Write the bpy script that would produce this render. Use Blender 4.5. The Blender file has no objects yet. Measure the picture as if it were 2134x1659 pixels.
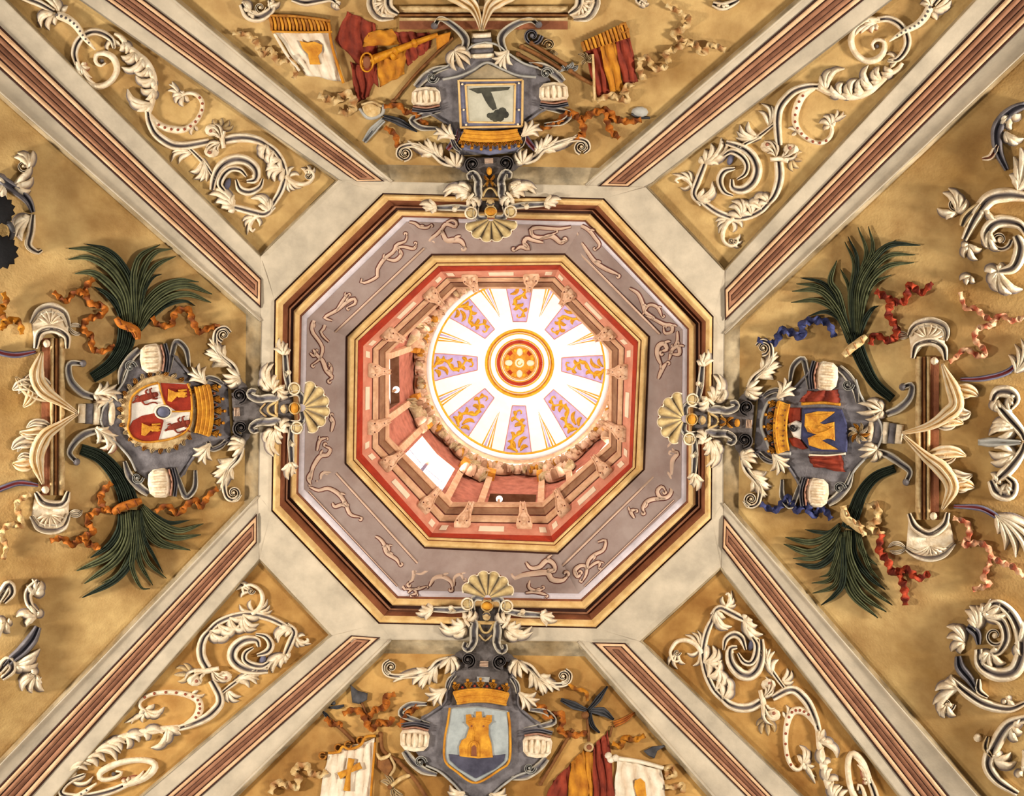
import bpy, math
import numpy as np
from math import sin, cos, pi, radians
# ---------------------------------------------------------------- camera, world, lights, exposure
F_PX, W_PX, H_PX = 1541.0, 2134.0, 1659.0
PP = np.array([W_PX/2, H_PX/2])
Z0 = 6.7                                     # height of the oculus frame above the camera
VP = np.array([1150.0, 625.0])               # where the plumb line of the dome vanishes
C1 = np.array([1042.0, 858.0])               # where the dome axis pierces the oculus frame
S = bpy.context.scene
def unit(v): return v/np.linalg.norm(v)
up_c = unit(np.array([*(VP-PP), F_PX]))      # plumb direction seen by the camera (x right, y down, z forward)
xh = unit(np.cross(np.array([0, 1., 0]), up_c)); yh = np.cross(up_c, xh)
ROLL = radians(0.9)
xh, yh = xh*cos(ROLL)+yh*sin(ROLL), yh*cos(ROLL)-xh*sin(ROLL)
M = np.array([xh, yh, up_c])                 # camera coords -> world (x right, y down the picture, z up)
d1 = M @ np.array([*(C1-PP), F_PX]); d1 = d1*Z0/d1[2]
CAM = np.array([-d1[0], -d1[1], 0.0])
cam_d = bpy.data.cameras.new('camera'); cam = bpy.data.objects.new('camera', cam_d); S.collection.objects.link(cam)
cam_d.sensor_fit = 'HORIZONTAL'; cam_d.sensor_width = 36; cam_d.lens = 36*F_PX/W_PX; cam_d.clip_start = .05
from mathutils import Matrix, Vector
R = np.array([M @ [1, 0, 0], M @ [0, -1, 0], M @ [0, 0, -1]]).T
mw = Matrix.Identity(4)
for i in range(3):
    for j in range(3): mw[i][j] = R[i, j]
    mw[i][3] = CAM[i]
cam.matrix_world = mw
S.camera = cam
S.view_settings.view_transform = 'Standard'; S.view_settings.look = 'None'
S.view_settings.exposure = 0.0; S.view_settings.gamma = 1; S.view_settings.use_curve_mapping = False
S.cycles.max_bounces = 6; S.cycles.diffuse_bounces = 4
wd = bpy.data.worlds.new('daylight'); S.world = wd; wd.use_nodes = True
wn = wd.node_tree; bg = wn.nodes['Background']                # bright overcast sky above the horizon, dim warm ground below it
tc = wn.nodes.new('ShaderNodeTexCoord'); sx = wn.nodes.new('ShaderNodeSeparateXYZ'); mr = wn.nodes.new('ShaderNodeMapRange')
wn.links.new(tc.outputs['Generated'], sx.inputs[0]); wn.links.new(sx.outputs['Z'], mr.inputs['Value'])
mr.inputs['From Min'].default_value = -.05; mr.inputs['From Max'].default_value = .05; mr.inputs['To Min'].default_value = .11; mr.inputs['To Max'].default_value = 1.6
wn.links.new(mr.outputs[0], bg.inputs[1]); bg.inputs[0].default_value = (1, .94, .86, 1)
def area(name, loc, target, size, power, col=(1, .9, .75)):
    l = bpy.data.lights.new(name, 'AREA'); l.energy = power; l.size = size; l.color = col; l.shape = 'DISK'
    o = bpy.data.objects.new(name, l); S.collection.objects.link(o); o.location = loc
    o.rotation_euler = (Vector(target)-Vector(loc)).to_track_quat('-Z', 'Y').to_euler(); return o
for x, y, e in ((-6, .5, 500), (6, -.4, 560), (.3, -5.6, 90), (-.3, 5.8, 140)):   # lunette windows low in the church, under each big web
    area('lunette_window_light', (x, y, 2.3), (0, 0, 6.2), 1.0, e, (1, .93, .82))
for k in range(4):                            # daylight through the lantern windows
    a = pi/4+k*pi/2
    area('lantern_window_light', (1.95*cos(a), 1.95*sin(a), 9.0), (-.3*cos(a), -.3*sin(a), 12.2), .7, 115, (1, .97, .92))

# ---------------------------------------------------------------- projection helpers
PXM = Z0/F_PX                                 # metres per picture pixel on the vault
def rays(p):
    p = np.asarray(p, float)
    d = np.c_[p[:, 0]-PP[0], p[:, 1]-PP[1], np.full(len(p), F_PX)] @ M.T
    return d/np.linalg.norm(d, axis=1)[:, None]
def on_z(p, z):
    d = rays(np.atleast_2d(p)); return CAM+d*((z-CAM[2])/d[:, 2])[:, None]
# the 8 sides of the vault: inner edge of each panel, picture pixels
EDGE = dict(N=((820, 379), (1218, 386)), NE=((1347, 390), (1510, 564)), E=((1510, 698), (1507.6, 1046)), SE=((1502, 1182), (1334, 1336)),
            S=((1201.8, 1337), (817.5, 1333.6)), SW=((691.6, 1324), (541, 1165)), W=((537.5, 1031.5), (544, 671.8)), NW=((543, 535), (705, 375)))
SIDES = ['N', 'NE', 'E', 'SE', 'S', 'SW', 'W', 'NW']
# ribs: inner and far point of main edge, dark line near it, dark line near diagonal panel, diagonal edge
RIBS = [('N', 'NW', [((820, 379), (365, 0)), ((799, 377.5), (300, 0)), ((742, 378), (221, 0)), ((705, 375), (165, 0))]),
        ('W', 'NW', [((544, 671.8), (0, 194)), ((543, 640), (0, 142)), ((544, 582), (0, 56)), ((543, 535), (10, 0))]),
        ('N', 'NE', [((1218, 386), (1669, 0)), ((1248.6, 387.6), (1700, 0)), ((1309.5, 388.5), (1798, 0)), ((1347, 390), (1860, 0))]),
        ('E', 'NE', [((1510, 698), (2134, 112)), ((1511.8, 666), (2134, 52)), ((1510.6, 602.7), (2091, 0)), ((1510, 564), (2035, 0))]),
        ('W', 'SW', [((537.5, 1031.5), (0, 1592)), ((535, 1072.5), (0, 1639)), ((534.5, 1131), (64, 1659)), ((541, 1165), (111, 1659))]),
        ('S', 'SW', [((817.5, 1333.6), (486, 1659)), ((790, 1329), (418, 1659)), ((732.5, 1325), (347, 1659)), ((691.6, 1324), (297, 1659))]),
        ('E', 'SE', [((1507.6, 1046), (2038, 1659)), ((1508, 1076.4), (1976, 1659)), ((1506, 1142), (1904, 1659)), ((1502, 1182), (1876, 1659))]),
        ('S', 'SE', [((1201.8, 1337), (1484, 1659)), ((1236, 1339.6), (1556, 1659)), ((1302.5, 1341), (1608, 1659)), ((1334, 1336), (1668, 1659))])]
SIDE = {}
for n in SIDES:
    a, b = on_z(EDGE[n], Z0)[:, :2]
    t = unit(b-a); nrm = np.array([t[1], -t[0]])
    if nrm @ ((a+b)/2) < 0: nrm = -nrm
    SIDE[n] = [nrm, nrm @ a, .5, .14]
def drop(n, xy):
    nrm, c, k1, k2 = SIDE[n]; t = np.maximum(0, xy @ nrm-c); return k1*t+k2*t*t
def smax(D):
    D = np.sort(np.array(D), axis=0)
    if len(D) == 1: return D[0]
    k = .10; return D[-1]+np.maximum(k-(D[-1]-D[-2]), 0)**2/(4*k)-k/4*(D[-1] < 1e-9)
def hit(p, sides):
    d = rays(p); lo = np.full(len(d), 3.0); hi = np.full(len(d), 14.0)
    for _ in range(34):
        m = (lo+hi)/2; q = CAM+d*m[:, None]
        f = q[:, 2]-Z0+smax([drop(n, q[:, :2]) for n in sides])
        hi = np.where(f > 0, m, hi); lo = np.where(f > 0, lo, m)
    return CAM+d*((lo+hi)/2)[:, None], d
for dg in ['NE', 'SE', 'SW', 'NW']:           # the corner webs meet the main webs under the ribs
    A, B = [], []
    for mn, dd, L in RIBS:
        if dd != dg: continue
        L = np.array(L, float); s = np.linspace(.1, 1, 10)[:, None]
        mid = (L[1]+L[2])/2; px = mid[0]+(mid[1]-mid[0])*s
        q, _ = hit(px, [mn]); nrm, c = SIDE[dg][:2]
        t = q[:, :2] @ nrm-c; A += list(np.c_[t, t*t]); B += list(Z0-q[:, 2])
    SIDE[dg][2:] = list(np.linalg.lstsq(np.array(A), np.array(B), rcond=None)[0])
def vault_normal(q):
    e = .01; h = lambda xy: -smax([drop(n, xy) for n in SIDES])
    gx = (h(q[:, :2]+[e, 0])-h(q[:, :2]-[e, 0]))/(2*e); gy = (h(q[:, :2]+[0, e])-h(q[:, :2]-[0, e]))/(2*e)
    n = np.c_[gx, gy, -np.ones(len(q))]; return n/np.linalg.norm(n, axis=1)[:, None]
def U(V):
    """(px, py, relief in pixel units) -> a point on the vault, raised towards the room"""
    V = np.asarray(V, float); q, d = hit(V[:, :2], SIDES)
    n = vault_normal(q); c = np.abs((n*d).sum(1)); return q-d*(V[:, 2]*PXM/np.maximum(c, .5))[:, None]
def plane_map(P):
    P = [np.array(p) for p in P]; n = unit(np.cross(P[1]-P[0], P[2]-P[0]))
    if n @ (CAM-P[0]) < 0: n = -n
    def f(V):
        V = np.asarray(V, float); d = rays(V[:, :2]); s = ((P[0]-CAM) @ n)/(d @ n)
        return CAM+d*s[:, None]+n*(V[:, 2:3]*PXM)
    return f

# ---------------------------------------------------------------- materials
def lin(c): return tuple(((x/255)/12.92 if x/255 <= .04045 else ((x/255+.055)/1.055)**2.4) for x in c)+(1,)
MATS = {}
def mat(name, col, tint=None, var=.25, scale=6, dark=None, rough=.75, bump=.15, metal=0, spots=0, emit=0):
    m = bpy.data.materials.new(name); m.use_nodes = True; nt = m.node_tree; N = nt.nodes; L = nt.links
    b = N['Principled BSDF']; b.inputs['Roughness'].default_value = rough; b.inputs['Metallic'].default_value = metal
    b.inputs['Specular IOR Level'].default_value = .25
    tc = N.new('ShaderNodeNewGeometry')
    nz = N.new('ShaderNodeTexNoise'); nz.inputs['Scale'].default_value = scale; nz.inputs['Detail'].default_value = 9; nz.inputs['Roughness'].default_value = .62
    L.new(tc.outputs['Position'], nz.inputs['Vector'])
    rp = N.new('ShaderNodeValToRGB'); rp.color_ramp.elements[0].position = .33; rp.color_ramp.elements[1].position = .68
    L.new(nz.outputs['Fac'], rp.inputs['Fac'])
    d = dark or tuple(x*(1-var) for x in col)
    rp.color_ramp.elements[0].color = lin(d); rp.color_ramp.elements[1].color = lin(col)
    out = rp.outputs['Color']
    if spots:                                 # blotches of darker wash
        n2 = N.new('ShaderNodeTexNoise'); n2.inputs['Scale'].default_value = scale*.35; n2.inputs['Detail'].default_value = 5
        L.new(tc.outputs['Position'], n2.inputs['Vector'])
        r2 = N.new('ShaderNodeValToRGB'); r2.color_ramp.elements[0].position = .35; r2.color_ramp.elements[1].position = .6
        r2.color_ramp.elements[0].color = lin(tuple(255*(1-spots*k) for k in (.75, .95, 1.3))); r2.color_ramp.elements[1].color = (1, 1, 1, 1)
        L.new(n2.outputs['Fac'], r2.inputs['Fac'])
        mx = N.new('ShaderNodeMixRGB'); mx.blend_type = 'MULTIPLY'; mx.inputs[0].default_value = 1
        L.new(out, mx.inputs[1]); L.new(r2.outputs['Color'], mx.inputs[2]); out = mx.outputs[0]
    if tint:
        at = N.new('ShaderNodeAttribute'); at.attribute_name = 'tint'
        mx = N.new('ShaderNodeMixRGB'); L.new(at.outputs['Fac'], mx.inputs[0]); L.new(out, mx.inputs[1])
        mx.inputs[2].default_value = lin(tint); out = mx.outputs[0]
    L.new(out, b.inputs['Base Color'])
    if bump:
        n3 = N.new('ShaderNodeTexNoise'); n3.inputs['Scale'].default_value = 60; n3.inputs['Detail'].default_value = 6
        L.new(tc.outputs['Position'], n3.inputs['Vector'])
        bp = N.new('ShaderNodeBump'); bp.inputs['Strength'].default_value = bump; bp.inputs['Distance'].default_value = .02
        L.new(n3.outputs['Fac'], bp.inputs['Height']); L.new(bp.outputs['Normal'], b.inputs['Normal'])
    if emit: b.inputs['Emission Color'].default_value = lin(col); b.inputs['Emission Strength'].default_value = emit
    MATS[name] = m; return m
mat('cream', (200, 184, 160), var=.17, scale=3.5, bump=.12)
mat('ochre', (206, 173, 114), dark=(168, 132, 80), scale=3.4, spots=.3, bump=.2)
mat('ochre2', (200, 158, 92), dark=(166, 120, 60), scale=3.6, spots=.34, bump=.2)
mat('stone', (190, 170, 136), var=.35, scale=5, spots=.3)
mat('rust', (172, 122, 92), dark=(136, 92, 66), scale=7)
mat('peach', (226, 188, 148), dark=(196, 152, 112), scale=8)
mat('lanternwall', (190, 120, 96), dark=(146, 84, 64), scale=8)
mat('bracketstone', (238, 204, 170), dark=(196, 150, 114), scale=14, tint=(120, 60, 44))
mat('darkline', (66, 34, 22), var=.3)
mat('darkred', (112, 48, 32), var=.3)
mat('tan', (232, 198, 138), dark=(200, 158, 96), scale=7, bump=.3)
mat('brown', (150, 92, 60), dark=(110, 62, 38), scale=5, bump=.2)
mat('inlaybrown', (136, 90, 64), dark=(100, 62, 44), scale=8)
mat('greycream', (232, 220, 196), dark=(176, 160, 136), scale=12, tint=(92, 88, 98), bump=.3)
mat('lilac', (212, 200, 204), var=.12, scale=8)
mat('frieze', (164, 146, 138), dark=(140, 118, 110), scale=3, bump=.1)
mat('friezeart', (216, 184, 160), var=.12, scale=8, bump=0)
mat('friezeline', (104, 56, 48), var=.2, bump=0)
mat('red', (184, 60, 28), dark=(150, 42, 20), scale=9)
mat('pink', (222, 158, 130), dark=(196, 124, 98), scale=6)
mat('palecream', (246, 228, 198), var=.08)
mat('corn', (222, 184, 146), dark=(190, 146, 108), scale=9, tint=(120, 66, 44))
mat('cornbrown', (160, 122, 90), dark=(130, 92, 64), scale=9)
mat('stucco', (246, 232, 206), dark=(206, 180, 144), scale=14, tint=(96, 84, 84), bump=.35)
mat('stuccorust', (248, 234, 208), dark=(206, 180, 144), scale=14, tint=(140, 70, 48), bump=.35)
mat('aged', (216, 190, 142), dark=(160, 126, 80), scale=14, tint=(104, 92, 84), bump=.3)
mat('grey', (128, 122, 124), dark=(82, 76, 78), scale=9, tint=(70, 66, 74), bump=.25)
mat('greydark', (108, 100, 98), dark=(64, 56, 52), scale=9, tint=(40, 34, 34), bump=.3)
mat('greypale', (186, 182, 172), dark=(150, 146, 140), scale=7, bump=.2)
mat('bluegrey', (116, 116, 138), dark=(76, 76, 96), scale=9, tint=(150, 60, 50))
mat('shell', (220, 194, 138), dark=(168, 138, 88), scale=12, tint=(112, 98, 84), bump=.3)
mat('palm', (116, 118, 80), dark=(72, 76, 48), scale=14, tint=(26, 28, 20), bump=.3)
mat('palmdark', (66, 76, 58), dark=(40, 48, 36), scale=14, tint=(22, 26, 20))
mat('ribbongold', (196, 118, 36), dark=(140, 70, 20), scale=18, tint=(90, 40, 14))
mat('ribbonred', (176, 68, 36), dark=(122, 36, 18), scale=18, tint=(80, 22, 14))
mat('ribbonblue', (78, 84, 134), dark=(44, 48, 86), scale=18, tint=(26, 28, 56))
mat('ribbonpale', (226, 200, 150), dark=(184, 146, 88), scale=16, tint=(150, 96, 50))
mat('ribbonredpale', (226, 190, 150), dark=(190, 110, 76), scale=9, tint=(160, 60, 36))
mat('goldpaint', (222, 160, 50), dark=(170, 104, 26), scale=12, tint=(110, 56, 16), bump=.3)
mat('gilt', (216, 152, 34), dark=(168, 96, 14), scale=14, tint=(120, 60, 12), rough=.5)
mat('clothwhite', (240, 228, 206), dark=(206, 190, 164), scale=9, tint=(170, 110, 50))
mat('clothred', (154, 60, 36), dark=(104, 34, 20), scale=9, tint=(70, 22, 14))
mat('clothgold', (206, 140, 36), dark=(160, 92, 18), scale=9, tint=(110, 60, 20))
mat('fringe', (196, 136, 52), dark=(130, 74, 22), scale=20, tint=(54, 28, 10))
mat('stuccogold', (248, 236, 212), dark=(214, 188, 140), scale=12, tint=(196, 140, 54), bump=.3)
mat('giltbright', (238, 190, 52), dark=(206, 142, 24), scale=16, tint=(150, 90, 20), bump=0)
mat('wood', (140, 92, 48), dark=(92, 54, 26), scale=12)
mat('iron', (84, 82, 84), dark=(50, 48, 50), scale=10, tint=(26, 26, 28))
mat('black', (26, 24, 26), dark=(14, 13, 14), scale=12)
mat('shieldwhite', (232, 222, 208), var=.12, scale=9)
mat('shieldgrey', (176, 182, 180), dark=(140, 146, 146), scale=8)
mat('shieldred', (160, 48, 24), dark=(118, 30, 14), scale=9)
mat('shieldblue', (66, 68, 104), dark=(42, 42, 66), scale=9)
mat('ground', (84, 82, 98), dark=(56, 54, 68), scale=8)
mat('lionred', (140, 52, 30), var=.3)
mat('picture', (196, 190, 170), dark=(166, 160, 140), scale=8)
mat('pictdark', (76, 74, 62), dark=(44, 42, 36), scale=12)
mat('maroon', (140, 74, 66), dark=(104, 48, 44), scale=8)
mat('cupola', (252, 250, 246), var=.04, bump=0)
mat('cupolalilac', (200, 186, 222), dark=(170, 152, 202), scale=8, bump=0)
mat('globe', (255, 252, 245), var=.02, bump=0, emit=1.6)

# ---------------------------------------------------------------- object helpers
LINK = S.collection.objects.link
ORG = {}
def thing(name, label, cat, px, h=-16, group=None, loc=None):
    o = bpy.data.objects.new(name, None); LINK(o); o.empty_display_size = .05
    p = np.array(loc) if loc is not None else U([(px[0], px[1], h)])[0]
    o.location = p; o['label'] = label; o['category'] = cat
    if group: o['group'] = group
    ORG[o.name] = p; return o
def struct(name):
    o = bpy.data.objects.new(name, None); LINK(o); o['kind'] = 'structure'; ORG[o.name] = np.zeros(3); return o
def mesh(name, P, Fc, m, parent, smooth=True, tint=None, label=None, kind=None):
    org = ORG.get(parent.name, np.zeros(3)) if parent else np.zeros(3)
    me = bpy.data.meshes.new(name); me.from_pydata((np.asarray(P)-org).tolist(), [], Fc)
    me.materials.append(MATS[m])
    if smooth: me.polygons.foreach_set('use_smooth', [True]*len(me.polygons))
    if tint is not None:
        a = me.attributes.new('tint', 'FLOAT', 'POINT'); a.data.foreach_set('value', np.asarray(tint, float))
    o = bpy.data.objects.new(name, me); LINK(o)
    if parent:
        o.parent = parent
        if parent.type == 'MESH': org = org
    ORG[o.name] = org
    if label: o['label'] = label
    if kind: o['kind'] = kind
    return o
def fix(o):                                    # outward normals for closed shapes
    return o
def crv(pts, n):
    """smooth curve through pts, n points evenly spaced"""
    P = np.asarray(pts, float)
    if len(P) == 2: t = np.linspace(0, 1, n)[:, None]; return P[0]*(1-t)+P[1]*t
    Q = np.vstack([2*P[0]-P[1], P, 2*P[-1]-P[-2]]); out = []
    for i in range(1, len(Q)-2):
        t = np.linspace(0, 1, 14, endpoint=False)[:, None]; p0, p1, p2, p3 = Q[i-1], Q[i], Q[i+1], Q[i+2]
        out.append(.5*((2*p1)+(-p0+p2)*t+(2*p0-5*p1+4*p2-p3)*t*t+(-p0+3*p1-3*p2+p3)*t**3))
    C = np.vstack(out+[P[-1:]]); s = np.r_[0, np.cumsum(np.linalg.norm(np.diff(C, axis=0), axis=1))]
    u = np.linspace(0, s[-1], n); return np.c_[np.interp(u, s, C[:, 0]), np.interp(u, s, C[:, 1])]
def along(v, n):
    if np.isscalar(v): return np.full(n, float(v))
    v = np.asarray(v, float); return np.interp(np.linspace(0, 1, n), np.linspace(0, 1, len(v)), v)
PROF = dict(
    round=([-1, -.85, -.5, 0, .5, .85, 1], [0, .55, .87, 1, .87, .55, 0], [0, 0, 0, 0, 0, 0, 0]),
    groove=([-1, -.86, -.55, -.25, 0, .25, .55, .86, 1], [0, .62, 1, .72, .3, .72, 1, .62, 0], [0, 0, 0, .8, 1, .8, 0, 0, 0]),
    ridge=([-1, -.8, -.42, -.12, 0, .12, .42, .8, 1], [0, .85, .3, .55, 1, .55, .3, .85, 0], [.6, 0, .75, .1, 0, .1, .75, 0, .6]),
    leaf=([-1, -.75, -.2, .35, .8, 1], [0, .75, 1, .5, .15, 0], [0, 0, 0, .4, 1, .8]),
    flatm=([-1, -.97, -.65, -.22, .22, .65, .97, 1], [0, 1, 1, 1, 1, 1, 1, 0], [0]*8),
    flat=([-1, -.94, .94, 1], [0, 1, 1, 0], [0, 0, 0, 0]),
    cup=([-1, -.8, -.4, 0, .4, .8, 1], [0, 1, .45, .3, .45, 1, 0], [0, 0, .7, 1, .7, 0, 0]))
def sweep(pts, w, h, base=-16, prof='round', n=None, flip=False):
    P = np.asarray(pts, float); L = np.linalg.norm(np.diff(P, axis=0), axis=1).sum()
    n = n or int(min(48, max(7, L/5+4))); C = crv(P, n); T = np.gradient(C, axis=0); T /= np.linalg.norm(T, axis=1)[:, None]+1e-9
    Nn = np.c_[-T[:, 1], T[:, 0]]; ww = along(w, n); hh = along(h, n); bb = along(base, n)
    u, v, tt = [np.array(a, float) for a in PROF[prof]]
    if flip: u, v, tt = -u[::-1], v[::-1], tt[::-1]
    m = len(u); rows = []
    for i in range(n):
        rows.append(np.c_[C[i]+Nn[i]*(u*ww[i]/2)[:, None], bb[i]+v*hh[i]])
    rows = [np.c_[rows[0][:, :2], np.full(m, bb[0])]]+rows+[np.c_[rows[-1][:, :2], np.full(m, bb[-1])]]
    V = np.vstack(rows); Fc = []
    for i in range(n+1):
        for j in range(m-1): a = i*m+j; Fc.append((a, a+1, a+m+1, a+m))
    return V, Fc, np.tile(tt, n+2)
def stroke(name, pts, w, h, m, parent, base=-16, prof='round', n=None, flip=False, mp=U, tint=None, **k):
    V, Fc, t = sweep(pts, w, h, base, prof, n, flip)
    if tint is not None: t = np.full(len(V), tint)
    return mesh(name, mp(V), Fc, m, parent, tint=t, **k)
LW = [.35, .75, 1, .95, .7, .15]; LH = [.55, .85, 1, 1, .85, .3]
def leaf(base, tip, bend, w, h, m, parent, lvl=-16, prof='ridge', mp=U, name='leaf', lift=0, flip=False, **k):
    b, t = np.array(base, float), np.array(tip, float); d = t-b; nrm = np.array([-d[1], d[0]])
    p = [b, b+d*.35+nrm*bend*.75, b+d*.72+nrm*bend*.8, t]
    return stroke(name, p, np.array(LW)*w, np.array(LH)*h, m, parent, base=[lvl, lvl+lift*.5, lvl+lift], prof=prof, mp=mp, flip=flip, **k)
def fan(base, tips, w, h, m, parent, lvl=-16, prof='ridge', mp=U, **k):
    for q in tips: leaf(base, q[:2], q[2] if len(q) > 2 else 0, w, h, m, parent, lvl, prof, mp, flip=(len(q) > 2 and q[2] < 0), **k)
def frond(pts, n, L, ang, w, h, m, parent, lvl=-16, sides=(1, -1), t0=.1, t1=.95, prof='leaf', mp=U, bend=.25, taper=.6, stem=None):
    C = crv(pts, 60); T = np.gradient(C, axis=0); T /= np.linalg.norm(T, axis=1)[:, None]
    for s in sides:
        for i in range(n):
            f = t0+(t1-t0)*(i+.25*(s < 0))/max(1, n-.5); j = min(59, int(f*59)); l = L*(1-(1-taper)*f)
            a = radians(ang)*s; d = np.array([T[j][0]*cos(a)-T[j][1]*sin(a), T[j][0]*sin(a)+T[j][1]*cos(a)])
            leaf(C[j], C[j]+d*l, -bend*s, w*(1-(1-taper)*f), h, m, parent, lvl, prof, mp, flip=s > 0)
    if stem: stroke('stem', pts, np.array([1, .9, .6])*stem, h*1.1, m, parent, base=lvl, prof='groove', mp=mp)
def spiral(c, r0, r1, a0, turns, n=26):
    t = np.linspace(0, 1, n); r = r0+(r1-r0)*t**.85; a = radians(a0)+turns*2*pi*t; return np.c_[c[0]+r*np.cos(a), c[1]+r*np.sin(a)]
def volute(c, r, a0, turns, w, h, m, parent, lvl=-16, prof='groove', mp=U, name='volute', eye=True):
    stroke(name, spiral(c, r, r*.25, a0, turns)[::2], [w, w*.8, w*.45], [h, h, h*1.15], m, parent, base=lvl, prof=prof, mp=mp, n=24)
    if eye: ball(c, r*.3, h*1.1, m, parent, lvl, mp, name='volute_eye')
def ball(c, r, h, m, parent, lvl=-16, mp=U, name='boss', ry=None, rot=0, seg=10, tint=0, **k):
    ry = ry or r; V = []; Fc = []; cr, sr = cos(radians(rot)), sin(radians(rot)); K = [(1, 0), (.93, .45), (.7, .8), (.35, .96)]
    for rr, hh in K:
        for i in range(seg):
            a = 2*pi*i/seg; x, y = r*rr*cos(a), ry*rr*sin(a); V.append((c[0]+x*cr-y*sr, c[1]+x*sr+y*cr, lvl+h*hh))
    V.append((c[0], c[1], lvl+h))
    for q in range(3):
        for i in range(seg): a = q*seg+i; b = q*seg+(i+1) % seg; Fc.append((a, b, b+seg, a+seg))
    for i in range(seg): Fc.append((3*seg+i, 3*seg+(i+1) % seg, 4*seg))
    return mesh(name, mp(V), Fc, m, parent, tint=[tint]*len(V), **k)
def ring(c, r, w, h, m, parent, lvl=-16, mp=U, name='ring', ry=1, prof='round', a0=0, a1=360, n=28, **k):
    a = np.radians(np.linspace(a0, a1, n)); return stroke(name, np.c_[c[0]+r*np.cos(a), c[1]+r*ry*np.sin(a)][::2] if n > 30 else np.c_[c[0]+r*np.cos(a), c[1]+r*ry*np.sin(a)], w, h, m, parent, base=lvl, prof=prof, n=n, mp=mp, **k)
def plate(name, poly, h, m, parent, lvl=-16, bev=3, dome=0, mp=U, smooth=False, c=None, **k):
    """solid slab from an outline; dome > 0 swells it"""
    P = np.asarray(poly, float); n = len(P); c = np.mean(P, 0) if c is None else np.array(c, float)
    r = np.linalg.norm(P-c, axis=1).mean(); rows = [np.c_[P, np.full(n, lvl)], np.c_[P, np.full(n, lvl+h*.75)]]
    f = max(.2, 1-bev/r); rows.append(np.c_[c+(P-c)*f, np.full(n, lvl+h)])
    if dome:
        for q in (.75, .5, .25): rows.append(np.c_[c+(P-c)*f*q, np.full(n, lvl+h+dome*(1-q*q))])
        rows.append(np.array([[*c, lvl+h+dome]]))
    V = np.vstack(rows); Fc = []; R_ = len(rows)-(1 if dome else 0)
    for q in range(R_-1):
        for i in range(n): j = (i+1) % n; Fc.append((q*n+i, q*n+j, (q+1)*n+j, (q+1)*n+i))
    if dome:
        for i in range(n): Fc.append(((R_-1)*n+i, (R_-1)*n+(i+1) % n, R_*n))
    else: Fc.append(tuple((R_-1)*n+i for i in range(n)))
    return mesh(name, mp(V), Fc, m, parent, smooth=smooth or bool(dome), tint=[0]*len(V), **k)
def ribbon(pts, w, m, parent, lvl=-16, name='band', waves=None, amp=1.15, lift=4, mp=U, ends=None):
    """a strip of cloth that turns and lifts as it runs, with real thickness"""
    P = np.asarray(pts, float); L = np.linalg.norm(np.diff(P, axis=0), axis=1).sum(); n = int(min(90, max(14, L/3.5))); C = crv(P, n)
    T = np.gradient(C, axis=0); T /= np.linalg.norm(T, axis=1)[:, None]+1e-9; Nn = np.c_[-T[:, 1], T[:, 0]]
    s = np.linspace(0, L, n); waves = waves or max(1, L/34); ww = along(ends or [w*.7, w, w, w, w*.75], n)
    V = []; tt = []
    for i in range(n):
        ph = 2*pi*waves*s[i]/L; f = amp*sin(ph); cz = lvl+lift+ww[i]*.5*abs(sin(f))+2.5*(1+cos(ph*.5))
        a = Nn[i]*cos(f)*ww[i]/2; b = sin(f)*ww[i]/2; q = np.array([-Nn[i][0]*sin(f), -Nn[i][1]*sin(f)])*1.2
        for sg, th in ((-1, -1), (-1, 1), (0, 1), (1, 1), (1, -1), (0, -1)):
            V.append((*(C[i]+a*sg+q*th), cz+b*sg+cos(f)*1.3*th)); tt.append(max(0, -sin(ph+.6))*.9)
    Fc = [tuple(range(6)), tuple(6*(n-1)+k for k in range(5, -1, -1))]
    for i in range(n-1):
        for k in range(6): a = i*6+k; b = i*6+(k+1) % 6; Fc.append((a, b, b+6, a+6))
    return mesh(name, mp(np.array(V)), Fc, m, parent, tint=tt)
def cloth(name, quad, m, parent, h=8, folds=5, lvl=-16, dirn=0, nu=18, nv=14, mp=U, sag=0, tintf=None, amp=4):
    """a hanging cloth between 4 corners (tl, tr, br, bl) with folds running along it"""
    q = np.array(quad, float); V = []; tt = []
    for j in range(nv):
        for i in range(nu):
            u, v = i/(nu-1), j/(nv-1); p = (q[0]*(1-u)+q[1]*u)*(1-v)+(q[3]*(1-u)+q[2]*u)*v
            a = u if dirn == 0 else v; ed = min(u, 1-u, v, 1-v)
            z = lvl+(h+amp*sin(a*folds*2*pi+1.5*sin(v*5+u*2)) if ed > 0 else h*.35)+sag*sin(pi*u)*sin(pi*v)
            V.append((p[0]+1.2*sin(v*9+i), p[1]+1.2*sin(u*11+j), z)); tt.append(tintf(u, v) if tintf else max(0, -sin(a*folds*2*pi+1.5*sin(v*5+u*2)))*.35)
    n0 = len(V); rim = [i for i in range(nu)]+[j*nu+nu-1 for j in range(1, nv)]+[(nv-1)*nu+i for i in range(nu-2, -1, -1)]+[j*nu for j in range(nv-2, 0, -1)]
    for i in rim: V.append((V[i][0], V[i][1], lvl)); tt.append(.3)
    Fc = [(j*nu+i, j*nu+i+1, (j+1)*nu+i+1, (j+1)*nu+i) for j in range(nv-1) for i in range(nu-1)]
    k = len(rim); Fc += [(rim[i], rim[(i+1) % k], n0+(i+1) % k, n0+i) for i in range(k)]
    return mesh(name, mp(np.array(V)), Fc, m, parent, tint=tt)
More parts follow.
